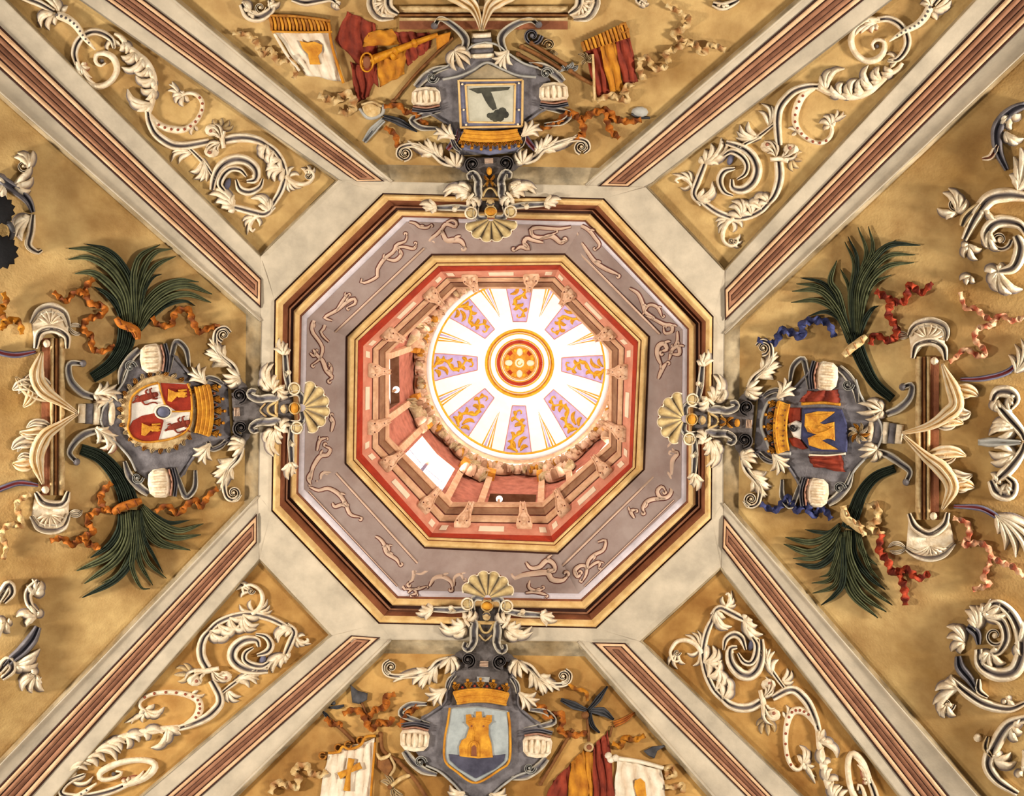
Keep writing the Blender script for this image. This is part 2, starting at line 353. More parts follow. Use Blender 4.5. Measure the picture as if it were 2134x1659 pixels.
# ================================================================ STRUCTURE: vault, ribs, oculus
OCT = {  # octagon corners read off the oculus, from the upper main corner clockwise
 '1': [(797.6,402.3),(1258.9,413.2),(1487.1,659.3),(1483.5,1082.5),(1243.4,1310.1),(789.2,1300.4),(565.2,1065.2),(571.8,625.3)],
 '1b': [(809.7,417.4),(1246.2,428.3),(1470.8,670.2),(1469,1069.8),(1233.2,1292),(800,1283),(583.3,1053.8),(589.9,635.6)],
 '1c': [(827.8,434.3),(1232.3,441.5),(1453.9,673.8),(1453.9,1052.3),(1221.1,1273.9),(815.7,1266),(600.8,1037.5),(608.6,645.2)],
 '1d': [(838.6,450.5),(1220.3,460.2),(1434.6,685.9),(1432.8,1046.3),(1212.1,1251.6),(827.8,1245.6),(618.8,1027.9),(626.1,658.5)],
 '2': [(898.8,528.7),(1177.5,527.9),(1354.5,700.8),(1343.4,979.5),(1163,1155.7),(884.4,1143.4),(718.4,967.2),(720.5,700.8)],
 '2b': [(915,555),(1167,553),(1329,713),(1317,973),(1153,1129),(894.7,1119),(743,955),(747,711)],
 '2c': [(919,566),(1163,562),(1320,721),(1310.7,967),(1148.8,1116.8),(900.8,1110.7),(755,946.7),(757,721)],
 '3': [(950,601),(1144.7,602.5),(1270.7,732.6),(1269.7,926),(1130,1050),(941.8,1050),(808.6,914),(808.6,735.7)]}
def lerp(a, b, t): return np.asarray(a)*(1-t)+np.asarray(b)*t
ceiling = struct('ceiling'); ceiling['label'] = 'painted octagonal vault with ochre panels and cream ribs around a lantern'
FAR = 1.85
def quad_grid(L0, R0, L1, R1, nu, nv, h):
    """grid between a left line L0-L1 and a right line R0-R1 (near to far)"""
    V = []
    for j in range(nv+1):
        t = j/nv; a = lerp(L0, L1, t); b = lerp(R0, R1, t)
        for i in range(nu+1): V.append((*lerp(a, b, i/nu), h))
    return np.array(V), [(j*(nu+1)+i, j*(nu+1)+i+1, (j+1)*(nu+1)+i+1, (j+1)*(nu+1)+i) for j in range(nv) for i in range(nu)]
def line(mn, dg, k):
    for a, b, L in RIBS:
        if a == mn and b == dg: p, q = np.array(L[k][0], float), np.array(L[k][1], float); return p, p+(q-p)*FAR
def towards(p, q, d): p, q = np.asarray(p, float), np.asarray(q, float); return p+(q-p)/np.linalg.norm(q-p)*d
DEPTH = -16
def panel(side, l, r, k, wi, ws, m):
    """recessed web: l, r are the ribs (main, diagonal) on either side; bevel wi along the oculus and ws along the ribs"""
    L0, L1 = line(*l, k); R0, R1 = line(*r, k); dl, dr = unit(L1-L0), unit(R1-R0)
    cx = (L0+R0)/2; ax = unit((L1+R1)/2-cx)
    pl = lambda P, d: P+d*(np.array([d[1], -d[0]])*0 + 0)
    def inner(P, dv, Q):                       # shift sideways by ws and outward by wi
        s = np.array([-dv[1], dv[0]]); s = s if s @ (Q-P) > 0 else -s; return P+s*ws
    l0, l1, r0, r1 = inner(L0, dl, R0)+dl*wi/max(.4, dl @ ax), inner(L1, dl, R1), inner(R0, dr, L0)+dr*wi/max(.4, dr @ ax), inner(R1, dr, L1)
    V, Fc = quad_grid(l0, r0, l1, r1, 36, 40, DEPTH); mesh('vault_panel', U(V), Fc, m, ceiling)
    n = 40; V = []; Fc = []
    path_o = [lerp(L1, L0, i/n) for i in range(n)]+[lerp(L0, R0, i/n) for i in range(n)]+[lerp(R0, R1, i/n) for i in range(n+1)]
    path_i = [lerp(l1, l0, i/n) for i in range(n)]+[lerp(l0, r0, i/n) for i in range(n)]+[lerp(r0, r1, i/n) for i in range(n+1)]
    rows = [(0, 2), (.18, 1.5), (.55, DEPTH*.35), (.85, DEPTH*.85), (1.03, DEPTH-.5)]; c = len(path_o)
    for f, h in rows:
        for a, b in zip(path_o, path_i): V.append((*lerp(a, b, f), h))
    for j in range(len(rows)-1):
        for i in range(c-1): Fc.append((j*c+i, j*c+i+1, (j+1)*c+i+1, (j+1)*c+i))
    mesh('panel_edge', U(np.array(V)), Fc, 'stone', ceiling)
panel('N', ('N', 'NW'), ('N', 'NE'), 0, 30, 8, 'ochre'); panel('E', ('E', 'NE'), ('E', 'SE'), 0, 26, 8, 'ochre')
panel('S', ('S', 'SE'), ('S', 'SW'), 0, 24, 8, 'ochre2'); panel('W', ('W', 'SW'), ('W', 'NW'), 0, 24, 8, 'ochre')
panel('NW', ('W', 'NW'), ('N', 'NW'), 3, 5, 5, 'ochre'); panel('NE', ('N', 'NE'), ('E', 'NE'), 3, 5, 5, 'ochre')
panel('SE', ('E', 'SE'), ('S', 'SE'), 3, 5, 5, 'ochre2'); panel('SW', ('S', 'SW'), ('W', 'SW'), 3, 5, 5, 'ochre2')
for mn, dg, L in RIBS:
    ln = [line(mn, dg, k) for k in range(4)]
    V, Fc = quad_grid(ln[0][0], ln[3][0], ln[0][1], ln[3][1], 18, 64, 0)
    rib = mesh('rib', U(V), Fc, 'cream', ceiling)
    a0, a1 = ln[1]; b0, b1 = ln[2]; w0 = np.linalg.norm(a0-b0)
    da, db = unit(a1-a0), unit(b1-b0); cen = (a0+b0)/2; ax = unit((a1+b1)/2-cen); perp = abs(np.cross(np.append(ax, 0), np.append(unit(b0-a0), 0))[2])
    def upath(f):                              # U-shaped path inset by fraction f of the inlay width
        e = f*w0*perp; s = lambda t: min(1, t)
        p0 = a0+da*e/max(.5, da @ ax); q0 = b0+db*e/max(.5, db @ ax)
        A = [lerp(lerp(p0, q0, f), lerp(a1, b1, f), t) for t in np.linspace(1, 0, 50)]
        B = [lerp(lerp(q0, p0, f), lerp(b1, a1, f), t) for t in np.linspace(0, 1, 50)]
        return np.array(A+B)
    def ustrip(name, f0, f1, prof, m):
        P, Q = upath(f0), upath(f1); V = []; n = len(P)
        for t, h in prof: V += [(*lerp(p, q, t), h+1.2) for p, q in zip(P, Q)]
        mesh(name, U(np.array(V)), [(j*n+i, j*n+i+1, (j+1)*n+i+1, (j+1)*n+i) for j in range(len(prof)-1) for i in range(n-1)], m, rib)
    ustrip('outline_groove', -.03, .045, [(0, 0), (.1, 1), (.9, 1), (1, .5)], 'darkline')
    ustrip('fillet', .04, .2, [(0, 0), (.1, 2.5), (.5, 3.6), (.9, 2.5), (1, 0)], 'peach')
    ustrip('dark_groove', .19, .25, [(0, 1), (1, 1)], 'darkline')
    ustrip('inlay', .245, .40, [(0, 1), (.15, 3.2), (.6, 3.6), (1, 1)], 'rust')
    ustrip('core_groove', .395, .43, [(0, 1), (1, 1)], 'darkline')
    ustrip('inlay_core', .425, .5, [(0, 1.2), (.3, 2.6), (1, 2.8)], 'inlaybrown')
    ep = np.array([lerp(*ln[0], t) for t in np.linspace(0, 1, 60)])+unit(ln[3][0]-ln[0][0])*3.5
    stroke('edge_bead', ep, 6, 3, 'cream', rib, base=0, n=66)
# oculus frame plate
OUT = [EDGE['N'][0], EDGE['N'][1], EDGE['NE'][0], EDGE['NE'][1], EDGE['E'][0], EDGE['E'][1], EDGE['SE'][0], EDGE['SE'][1], EDGE['S'][0], EDGE['S'][1], EDGE['SW'][0], EDGE['SW'][1], EDGE['W'][0], EDGE['W'][1], EDGE['NW'][0], EDGE['NW'][1]]
o1 = OCT['1']; INN = [o1[0], o1[1], o1[1], o1[2], o1[2], o1[3], o1[3], o1[4], o1[4], o1[5], o1[5], o1[6], o1[6], o1[7], o1[7], o1[0]]
for k, sd in enumerate(SIDES):
    a, b, c, d = OUT[2*k], OUT[2*k+1], INN[2*k+1], INN[2*k]
    V = []; nu = 12; prof = [(0, 1), (.45, 1), (1, 1)] if len(sd) == 1 else [(0, 2), (.12, 5), (.4, 3), (.62, 2), (1, 1)]
    for t, h in prof: V += [(*lerp(lerp(a, b, i/nu), lerp(d, c, i/nu), t), h) for i in range(nu+1)]
    mesh('oculus_surround', U(np.array(V)), [(j*(nu+1)+i, j*(nu+1)+i+1, (j+1)*(nu+1)+i+1, (j+1)*(nu+1)+i) for j in range(len(prof)-1) for i in range(nu)], 'cream', ceiling, smooth=False)
    e = OUT[(2*k+2) % 16]
    mesh('oculus_surround', U([(*b, 1), (*e, 1), (*c, 1)]), [(0, 1, 2)], 'cream', ceiling)
def octring(name, pa, za, pb, zb, bul, m, parent, n=8, t0=0, t1=1, smooth=True, kindz=None):
    """moulding between two octagons at two heights, bulging by bul metres towards the floor"""
    A = np.vstack([on_z(p, za) for p in pa]); B = np.vstack([on_z(p, zb) for p in pb]); o = None
    for i in range(8):
        j = (i+1) % 8; V = []
        for q in range(n+1):
            t = t0+(t1-t0)*q/n; d = np.array([0, 0, -bul*sin(pi*q/n)])
            V += [lerp(A[i], B[i], t)+d, lerp(A[j], B[j], t)+d]
        o = mesh(name, np.array(V), [(2*q, 2*q+1, 2*q+3, 2*q+2) for q in range(n)], m, parent, smooth=smooth)
mix = lambda a, b, t: [tuple(lerp(p, q, t)) for p, q in zip(OCT[a], OCT[b])]
oc = struct('trim_1'); oc['label'] = 'octagonal moulded frame of the oculus with grey painted frieze'
g = mix('1', '1b', .18)
octring('outer_groove', OCT['1'], 6.695, g, 6.72, 0, 'darkline', oc, 1)
octring('outer_torus', g, 6.70, OCT['1b'], 6.71, .05, 'tan', oc)
octring('cavetto', OCT['1b'], 6.71, mix('1b', '1c', .72), 6.83, -.05, 'brown', oc)
octring('cavetto_bead', mix('1b', '1c', .72), 6.82, mix('1b', '1c', .9), 6.83, .02, 'rust', oc, 5)
octring('dark_groove', mix('1b', '1c', .9), 6.84, mix('1c', '1d', .2), 6.85, 0, 'darkline', oc, 1)
octring('inner_torus', mix('1c', '1d', .2), 6.85, mix('1c', '1d', .92), 6.86, .05, 'tan', oc)
octring('inner_groove', mix('1c', '1d', .92), 6.87, mix('1d', '2', .03), 6.89, 0, 'brown', oc, 1)
octring('fillet', mix('1d', '2', .03), 6.88, mix('1d', '2', .15), 6.905, .012, 'lilac', oc, 3)
octring('frieze', mix('1d', '2', .15), 6.90, OCT['2'], 7.2, 0, 'frieze', oc, 1, smooth=False)
octring('lip_groove', OCT['2'], 7.2, mix('2', '2b', .15), 7.21, 0, 'darkline', oc, 1)
octring('lip_torus', mix('2', '2b', .15), 7.2, mix('2', '2b', .68), 7.2, .04, 'tan', oc)
octring('lip_line', mix('2', '2b', .68), 7.21, mix('2', '2b', .76), 7.22, 0, 'brown', oc, 1)
octring('lip_fillet', mix('2', '2b', .76), 7.21, mix('2', '2b', .96), 7.22, .02, 'tan', oc, 4)
octring('red_line', mix('2', '2b', .96), 7.22, OCT['2b'], 7.25, 0, 'darkred', oc, 1)
octring('red_band', OCT['2b'], 7.24, OCT['2c'], 7.36, 0, 'red', oc, 1, smooth=False)
# frieze painting, one plane per side
IN15 = mix('1d', '2', .15)
FM = []
for i in range(8):
    j = (i+1) % 8; FM.append(plane_map([on_z(IN15[i], 6.90)[0], on_z(IN15[j], 6.90)[0], on_z(lerp(OCT['2'][i], OCT['2'][j], .5), 7.2)[0]]))
def fr(i, pts, w=7, m='friezeart'):
    pts = np.array(pts, float); n = len(pts)
    ws = np.interp(np.linspace(0, 1, 12), [0, .12, .5, .85, 1], [.35, .7, 1, .8, .2])*w*1.2
    stroke('scroll_outline', pts, ws+4, .7, 'friezeline', oc, base=0, prof='flat', mp=FM[i], n=22)
    stroke('painted_scroll', pts, ws, .7, m, oc, base=.8, prof='flat', mp=FM[i], n=22)
    d = unit(pts[-1]-pts[-2]); nn = np.array([-d[1], d[0]])*(1 if n % 2 else -1); c = pts[-1]; b = pts[n//2]; d2 = unit(pts[min(n-1, n//2+1)]-pts[n//2-1]); n2 = np.array([-d2[1], d2[0]])
    for q in ([c-d*w*.4, c+d*w*.35+nn*w*.2, c+d*w*.2+nn*w*.95, c-d*w*.45+nn*w*.8], [b, b+d2*w*.5-n2*w*.7, b+d2*w*1.5-n2*w*1.1]):
        v = np.array([.5, .8, .8, .4])*w*.75; stroke('scroll_outline', q, v+3, .7, 'friezeline', oc, base=0, prof='flat', mp=FM[i], n=9); stroke('painted_scroll', q, v, .7, m, oc, base=.8, prof='flat', mp=FM[i], n=9)
def frl(i, a, b, w=4):
    stroke('rule_outline', [a, b], w+2, .6, 'friezeline', oc, base=0, prof='flat', mp=FM[i], n=4); stroke('painted_rule', [a, b], w, .6, 'friezeart', oc, base=.7, prof='flat', mp=FM[i], n=4)
# north side (0)
fr(0, [(853,462),(865,465),(875,472),(890,474),(898,468)], 5); fr(0, [(930,463),(943,458),(952,464),(948,472),(930,466),(920,478),(910,488),(897,498),(894,507),(902,508)], 6)
fr(0, [(920,478),(930,500),(946,500),(960,502),(970,515)], 9); fr(0, [(1190,472),(1170,476),(1150,476),(1120,474),(1106,478),(1112,492),(1135,494),(1160,484)], 6)
fr(0, [(1125,497),(1150,492),(1168,505),(1178,503)], 8); fr(0, [(1132,505),(1110,500),(1098,496),(1092,506),(1102,518),(1085,514),(1073,522)], 7)
# north-east (1)
frl(1, (1197,516), (1375,696)); fr(1, [(1205,490),(1200,475),(1210,470),(1228,480),(1240,495),(1250,510),(1243,520)], 6); fr(1, [(1212,505),(1225,525),(1240,545),(1262,560),(1290,572)], 7)
fr(1, [(1312,600),(1330,612),(1340,634),(1345,650),(1362,660)], 6); fr(1, [(1348,658),(1365,666),(1385,676),(1400,678),(1400,692),(1386,694),(1383,682)], 6); fr(1, [(1340,655),(1352,636),(1370,640),(1380,660)], 5)
# east (2)
fr(2, [(1412,690),(1412,710),(1405,722)], 5); fr(2, [(1378,760),(1370,740),(1372,722),(1384,716),(1390,728),(1378,732)], 8); fr(2, [(1395,750),(1402,728),(1414,722),(1416,738),(1400,738)], 7)
fr(2, [(1372,790),(1380,770),(1390,755)], 7); fr(2, [(1385,1000),(1368,990),(1362,972),(1374,958),(1384,968),(1376,978)], 8); fr(2, [(1400,990),(1402,960),(1412,945),(1400,940)], 8); fr(2, [(1388,935),(1400,920),(1398,900)], 5)
fr(2, [(1400,998),(1392,985),(1380,996)], 5)
# south-east (3)
frl(3, (1362,994), (1172,1180)); frl(3, (1405,1042), (1218,1222), 2); fr(3, [(1392,996),(1400,1018),(1394,1034),(1378,1038),(1370,1024),(1380,1014),(1388,1024)], 7); fr(3, [(1388,1040),(1365,1040),(1348,1046),(1340,1060),(1344,1068)], 7); fr(3, [(1322,1080),(1315,1066),(1325,1062)], 6)
fr(3, [(1246,1130),(1262,1126),(1258,1146),(1240,1156),(1226,1170),(1222,1196),(1214,1212)], 6); fr(3, [(1222,1188),(1220,1180),(1208,1180),(1198,1190),(1204,1202),(1212,1196)], 7); fr(3, [(1224,1186),(1240,1174),(1250,1172),(1248,1184)], 5)
# south (4)
fr(4, [(890,1183),(880,1182),(884,1170),(896,1170),(895,1184),(880,1196),(866,1196)], 6); fr(4, [(898,1180),(910,1170),(924,1174),(938,1182),(956,1182),(964,1168)], 9)
fr(4, [(895,1222),(905,1206),(922,1202),(940,1212),(944,1228)], 8); fr(4, [(946,1222),(948,1204),(960,1198),(966,1210)], 6); fr(4, [(1096,1172),(1106,1184),(1124,1182),(1140,1168),(1154,1176),(1156,1190),(1146,1194)], 8)
fr(4, [(1066,1196),(1072,1206),(1086,1200),(1110,1196),(1140,1194),(1150,1208),(1172,1210),(1184,1200)], 10); fr(4, [(1104,1210),(1102,1224),(1116,1232),(1132,1228)], 6); fr(4, [(1095,1236),(1115,1234),(1140,1240)], 5)
fr(4, [(845,1230),(832,1212),(828,1196),(836,1182),(850,1178),(862,1190),(860,1208),(850,1216)], 8); fr(4, [(845,1228),(870,1228),(890,1222)], 4); fr(4, [(850,1236),(860,1228),(868,1236),(856,1240)], 4)
# south-west (5)
frl(5, (700,986), (870,1174)); frl(5, (643,1024), (828,1222), 2); fr(5, [(782,1118),(790,1122),(800,1134),(806,1152),(826,1166),(832,1178)], 7); fr(5, [(796,1140),(808,1138),(812,1150)], 5)
fr(5, [(645,1015),(664,1022),(684,1018),(706,1030),(720,1050),(730,1072),(752,1078)], 7); fr(5, [(692,1048),(698,1056),(712,1052),(722,1056)], 6)
# west (6)
fr(6, [(685,712),(676,704),(668,692),(676,682),(676,664),(660,664),(652,672),(650,690),(664,710),(672,726),(666,748),(650,760)], 6); fr(6, [(652,728),(660,740),(672,752),(680,772),(692,786),(684,792)], 7); fr(6, [(690,780),(690,762)], 5)
fr(6, [(645,735),(654,742),(658,730)], 4); fr(6, [(648,1000),(650,980),(656,966),(668,950),(682,948),(688,936),(676,930)], 7); fr(6, [(660,1000),(664,1014),(684,1014),(694,998),(688,986),(672,986),(668,998),(676,1004)], 6)
fr(6, [(650,980),(642,996),(648,1010)], 5); fr(6, [(690,900),(694,880),(688,866)], 6); fr(6, [(660,940),(666,918),(680,912)], 5)
# north-west (7)
frl(7, (696,694), (884,517)); fr(7, [(692,668),(676,662),(684,656),(702,646),(722,630),(738,622),(740,632),(724,640)], 6); fr(7, [(754,580),(752,588),(764,588),(786,576),(786,562),(800,540),(820,524),(826,510),(845,502),(848,488)], 6)
fr(7, [(826,516),(840,514),(862,518),(868,508)], 5); fr(7, [(806,540),(824,542),(836,530),(832,518)], 6); fr(7, [(700,648),(720,618),(726,612)], 5)

# ---------------------------------------------------------------- drum cornice and lantern
dr = struct('trim_2'); dr['label'] = 'pink drum cornice under the lantern with paired brackets'
def lv(t): return mix('2c', '3', t)
DZ = 7.36
def zt(t): return DZ+(7.9-DZ)*t
for nm, t0, t1, bul, m in [('pink_band', 0, .36, 0, 'pink'), ('groove', .36, .40, -.01, 'darkred'), ('lower_torus', .40, .62, .035, 'corn'), ('groove', .62, .66, -.01, 'darkred'), ('soffit', .66, .86, -.02, 'cornbrown'), ('groove', .86, .89, -.005, 'brown'), ('upper_lip', .89, 1, .02, 'corn')]:
    octring(nm, lv(t0), zt(t0), lv(t1), zt(t1), bul, m, dr, 6)
DM = []
for i in range(8):
    j = (i+1) % 8; DM.append(plane_map([on_z(OCT['2c'][i], DZ)[0], on_z(OCT['2c'][j], DZ)[0], on_z(lerp(OCT['3'][i], OCT['3'][j], .5), 7.9)[0]]))
def drum_pt(i, u, t): j = (i+1) % 8; return lerp(lerp(OCT['2c'][i], OCT['2c'][j], u), lerp(OCT['3'][i], OCT['3'][j], u), t)
for i in range(8):
    mp = DM[i]
    for u0, u1 in ((.40, .62), (.03, .09), (.90, .96)):
        plate('wall_panel', [drum_pt(i, u0, .1), drum_pt(i, u1, .1), drum_pt(i, u1, .26), drum_pt(i, u0, .26)], 1.2, 'palecream', dr, lvl=0, bev=.8, mp=mp)
    for u in (.22, .78):                       # carved bracket: body, two rolls, three lobes, slot
        c = lambda du, t: drum_pt(i, u+du, t)
        b = plate('bracket', [c(-.062, .2), c(.062, .2), c(.075, .3), c(.045, .62), c(.03, 1.0), c(-.03, 1.0), c(-.045, .62), c(-.075, .3)], 9, 'bracketstone', dr, lvl=0, bev=2, dome=2, mp=mp)
        for s in (-1, 1):
            stroke('scroll', [c(s*.05, .26), c(s*.06, .42), c(s*.032, .62), c(s*.022, .96)], [4, 3.5, 3, 2.5], 5, 'bracketstone', b, base=8, mp=mp, n=9)
            ball(c(s*.042, .28), 4.6, 6, 'bracketstone', b, 8, mp, name='roll', seg=8); ball(c(s*.042, .28), 1.8, 2, 'darkred', b, 13, mp, name='roll_eye', seg=6)
        ball(c(0, .40), 4, 6, 'bracketstone', b, 9, mp, name='leaf_boss', seg=8)
        stroke('slot', [c(0, .52), c(0, .72)], [5, 3], 1.2, 'darkred', b, base=9.5, prof='flat', mp=mp, n=4)
        ball(c(0, .88), 3.2, 5, 'bracketstone', b, 9, mp, name='tip', seg=8)
# lantern: walkway, wall with windows and niches, ring cornice, cupola
RC, RL = np.array([0, 0]), 1.40
lan = struct('wall_lantern'); lan['label'] = 'lantern wall with tall windows, maroon niches and gilt stucco'
ZW, ZC = 7.97, 11.4
P3 = np.vstack([on_z(p, 7.9) for p in OCT['3']]); V = np.vstack([P3, P3+[0, 0, .07], np.c_[P3[:, :2]*1.42, np.full(8, ZW)]])
mesh('walkway', V, [(r*8+i, r*8+(i+1) % 8, (r+1)*8+(i+1) % 8, (r+1)*8+i) for r in range(2) for i in range(8)], 'corn', lan, smooth=False)
RW = 1.5
cyl = lambda a, z, r: np.array([r*cos(a), r*sin(a), z])
def patch(name, a0, a1, z0, z1, r, m, parent, n=6, r1=None, **k):
    V = [cyl(a0+(a1-a0)*i/n, z, rr) for z, rr in ((z0, r), (z1, r1 or r)) for i in range(n+1)]
    return mesh(name, np.array(V), [(i, i+1, n+2+i, n+1+i) for i in range(n)], m, parent, **k)
def slab(name, a0, a1, z0, z1, r0, r1, m, parent, n=5):
    V = [cyl(a0+(a1-a0)*i/n, z, r) for i in range(n+1) for z, r in ((z0, r1), (z1, r1), (z1, r0), (z0, r0))]
    Fc = [(4*i+q, 4*i+(q+1) % 4, 4*i+4+(q+1) % 4, 4*i+4+q) for i in range(n) for q in range(4)]+[(0, 1, 2, 3), (4*n+3, 4*n+2, 4*n+1, 4*n)]
    return mesh(name, np.array(V), Fc, m, parent, smooth=False)
for k in range(8):
    a = k*pi/4; win = k % 2 == 1; hw = .21 if win else .2
    patch('pier', a+hw, a+pi/4-(.2 if win else .21), ZW-.05, 10.95, RW, 'lanternwall', lan)
    patch('spandrel', a-hw, a+hw, 9.75 if win else 9.3, 10.95, RW, 'lanternwall', lan)
    patch('parapet', a-hw, a+hw, ZW-.05, 8.35 if win else 8.15, RW, 'palecream' if win else 'pink', lan)
    if win:
        for s in (-1, 1):
            V = np.array([cyl(a+s*hw, 8.35, RW), cyl(a+s*hw, 9.75, RW), cyl(a+s*hw*.8, 9.75, RW+.28), cyl(a+s*hw*.8, 8.35, RW+.28)]); mesh('window_reveal', V, [(0, 1, 2, 3)], 'lilac', lan, smooth=False)
        V = np.array([cyl(a-hw, 9.75, RW), cyl(a, 9.75, RW), cyl(a+hw, 9.75, RW), cyl(a+hw*.8, 9.75, RW+.28), cyl(a-hw*.8, 9.75, RW+.28)]); mesh('window_soffit', V, [(0, 1, 2, 3, 4)], 'pink', lan, smooth=False)
        slab('mullion', a-.012, a+.012, 8.35, 9.75, RW+.2, RW+.23, 'bluegrey', lan, 1)
        for zz in (8.95, 9.55): slab('glazing_bar', a-hw*.85, a+hw*.85, zz, zz+.03, RW+.2, RW+.23, 'bluegrey', lan, 2)
    else:
        patch('niche', a-hw, a+hw, 8.15, 9.3, RW+.12, 'maroon', lan)
        for s in (-1, 1): mesh('niche_side', np.array([cyl(a+s*hw, 8.15, RW), cyl(a+s*hw, 9.3, RW), cyl(a+s*hw, 9.3, RW+.12), cyl(a+s*hw, 8.15, RW+.12)]), [(0, 1, 2, 3)], 'cornbrown', lan, smooth=False)
        mesh('niche_soffit', np.array([cyl(a-hw, 9.3, RW), cyl(a+hw, 9.3, RW), cyl(a+hw, 9.3, RW+.12), cyl(a-hw, 9.3, RW+.12)]), [(0, 1, 2, 3)], 'cornbrown', lan, smooth=False)
    for s in (-1, 1):                          # pilaster with capital between window and niche
        b = a+s*(hw+.06) if win else a+s*(hw+.05)
        slab('pilaster', b-.028, b+.028, ZW-.05, 9.95, RW-.05, RW+.02, 'corn', lan, 1); slab('pilaster_base', b-.04, b+.04, ZW-.05, 8.12, RW-.08, RW+.02, 'corn', lan, 1)
        slab('capital', b-.045, b+.045, 9.95, 10.2, RW-.11, RW+.02, 'goldpaint', lan, 1)
# stucco swags, scrolls and heads on the wall under the cornice
def WM(V):                                     # (angle in degrees, height, relief in cm) -> wall of the lantern
    V = np.asarray(V, float); a = np.radians(V[:, 0]); r = RW-.02-V[:, 2]/100; return np.c_[r*np.cos(a), r*np.sin(a), V[:, 1]]
rng = np.random.default_rng(4)
class WG:                                      # scale so that strokes drawn in cm land on the wall
    def __init__(s, a, z): s.a, s.z = a, z
    def __call__(s, V): V = np.asarray(V, float); return WM(np.c_[s.a+np.degrees(V[:, 0]/100/RW), s.z+V[:, 1]/100, V[:, 2]])
for k in range(8):
    a = 45*k; w = WG(a, 10.45); sw = bpy.data.objects.new('garland', None); LINK(sw); sw.parent = lan; ORG[sw.name] = np.zeros(3)
    ball((0, 8), 8, 12, 'bracketstone', sw, 0, w, name='cherub_head', ry=10); ball((0, 24), 8, 7, 'aged', sw, 0, w, name='topknot', ry=6)
    for s in (-1, 1):
        stroke('swag', [(s*10, 2), (s*24, -12), (s*40, -10), (s*52, 8)], [6, 9, 9, 6], 10, 'corn', sw, base=0, prof='ridge', mp=w, n=12)
        volute((s*30, 22), 13, 90+s*90, s*1.3, 7, 8, 'bracketstone', sw, 0, mp=w); fan((s*12, 14), [(s*30, 34, .2*s), (s*24, 4, -.2*s), (s*40, 20, .2*s)], 9, 8, 'aged', sw, 0, mp=w)
        for q in range(9): c = (s*(10+q*6), -8+rng.uniform(-12, 12)); fan(c, [(c[0]+rng.uniform(-11, 11), c[1]+rng.uniform(-13, 13), .3) for _ in range(3)], 6, 10, ['bracketstone', 'aged', 'corn', 'goldpaint'][q % 4], sw, 5, mp=w)
        for q in range(3): ball((s*(18+q*15)+rng.uniform(-3, 3), -8+rng.uniform(-9, 7)), 3.6, 14, ['cornbrown', 'bracketstone', 'corn'][q % 3], sw, 3, w, name='flower', seg=7)
    w2 = WG(a+22.5, 9.9)                       # flower cluster on each pier
    for q in range(12): fan((rng.uniform(-14, 14), rng.uniform(-26, 26)), [(rng.uniform(-26, 26), rng.uniform(-40, 40), .3)], 9, 12, ['bracketstone', 'corn', 'aged'][q % 3], sw, 0, mp=w2)
    for q in range(6): ball((rng.uniform(-18, 18), rng.uniform(-30, 30)), 6, 14, ['cornbrown', 'bracketstone'][q % 2], sw, 4, w2, name='flower', seg=7)
# ring cornice
cup = struct('ceiling_cupola'); cup['label'] = 'bright white cupola with gilt wedge panels and central rosette'
CB = on_z((1080, 769), ZC)[0][:2]; R4 = 188*ZC/F_PX*1.0
CT = on_z((1083, 756), ZC+.9)[0][:2]
def revolve(name, prof, m, parent, c=None, n=64, **k):
    c = CB if c is None else c; V = [(c[0]+r*cos(2*pi*i/n), c[1]+r*sin(2*pi*i/n), z) for r, z in prof for i in range(n)]
    Fc = [(q*n+i, q*n+(i+1) % n, (q+1)*n+(i+1) % n, (q+1)*n+i) for q in range(len(prof)-1) for i in range(n)]
    return mesh(name, np.array(V), Fc, m, parent, **k)
arc = lambda r, z, w, n=7, sg=1: [(r+w*cos(pi*i/(n-1)), z-sg*w*.8*sin(pi*i/(n-1))) for i in range(n)]
revolve('frieze_ring', [(RW+.05, 10.93), (R4*1.12, 11.1)], 'pink', cup)
revolve('lower_cornice', arc(R4*1.10, 11.12, .05), 'lilac', cup)
revolve('cornice_face', [(R4*1.07, 11.14), (R4*1.05, 11.22)], 'cupola', cup)
revolve('middle_cornice', arc(R4*1.035, 11.24, .035), 'corn', cup)
revolve('white_ring', arc(R4*1.0, 11.32, .05), 'cupola', cup)
revolve('gilt_ring', arc(R4*.968, 11.37, .03), 'giltbright', cup)
HD = .9
def cz(r): return ZC+HD*(1-(r/R4)**2)
def CM(V):                                     # (x, y in pixels from the cupola centre, relief) -> cupola shell
    V = np.asarray(V, float); x, y = V[:, 0]/188*R4, V[:, 1]/188*R4; r = np.hypot(x, y); z = cz(r)
    f = ((z-ZC)/HD)[:, None]; c = CB+(CT-CB)*f; s = (z/ZC); return np.c_[c[:, 0]+x*s, c[:, 1]+y*s, z-V[:, 2]*.0075]
V = []; nr, na = 16, 64
for q in range(nr+1):
    for i in range(na): a = 2*pi*i/na; r = 188*.99*q/nr+.5; V.append((r*cos(a), r*sin(a), 0))
mesh('cupola_shell', CM(V), [(q*na+i, q*na+(i+1) % na, (q+1)*na+(i+1) % na, (q+1)*na+i) for q in range(nr) for i in range(na)], 'cupola', cup)
def pol(r, a): return (r*cos(radians(a)), r*sin(radians(a)))
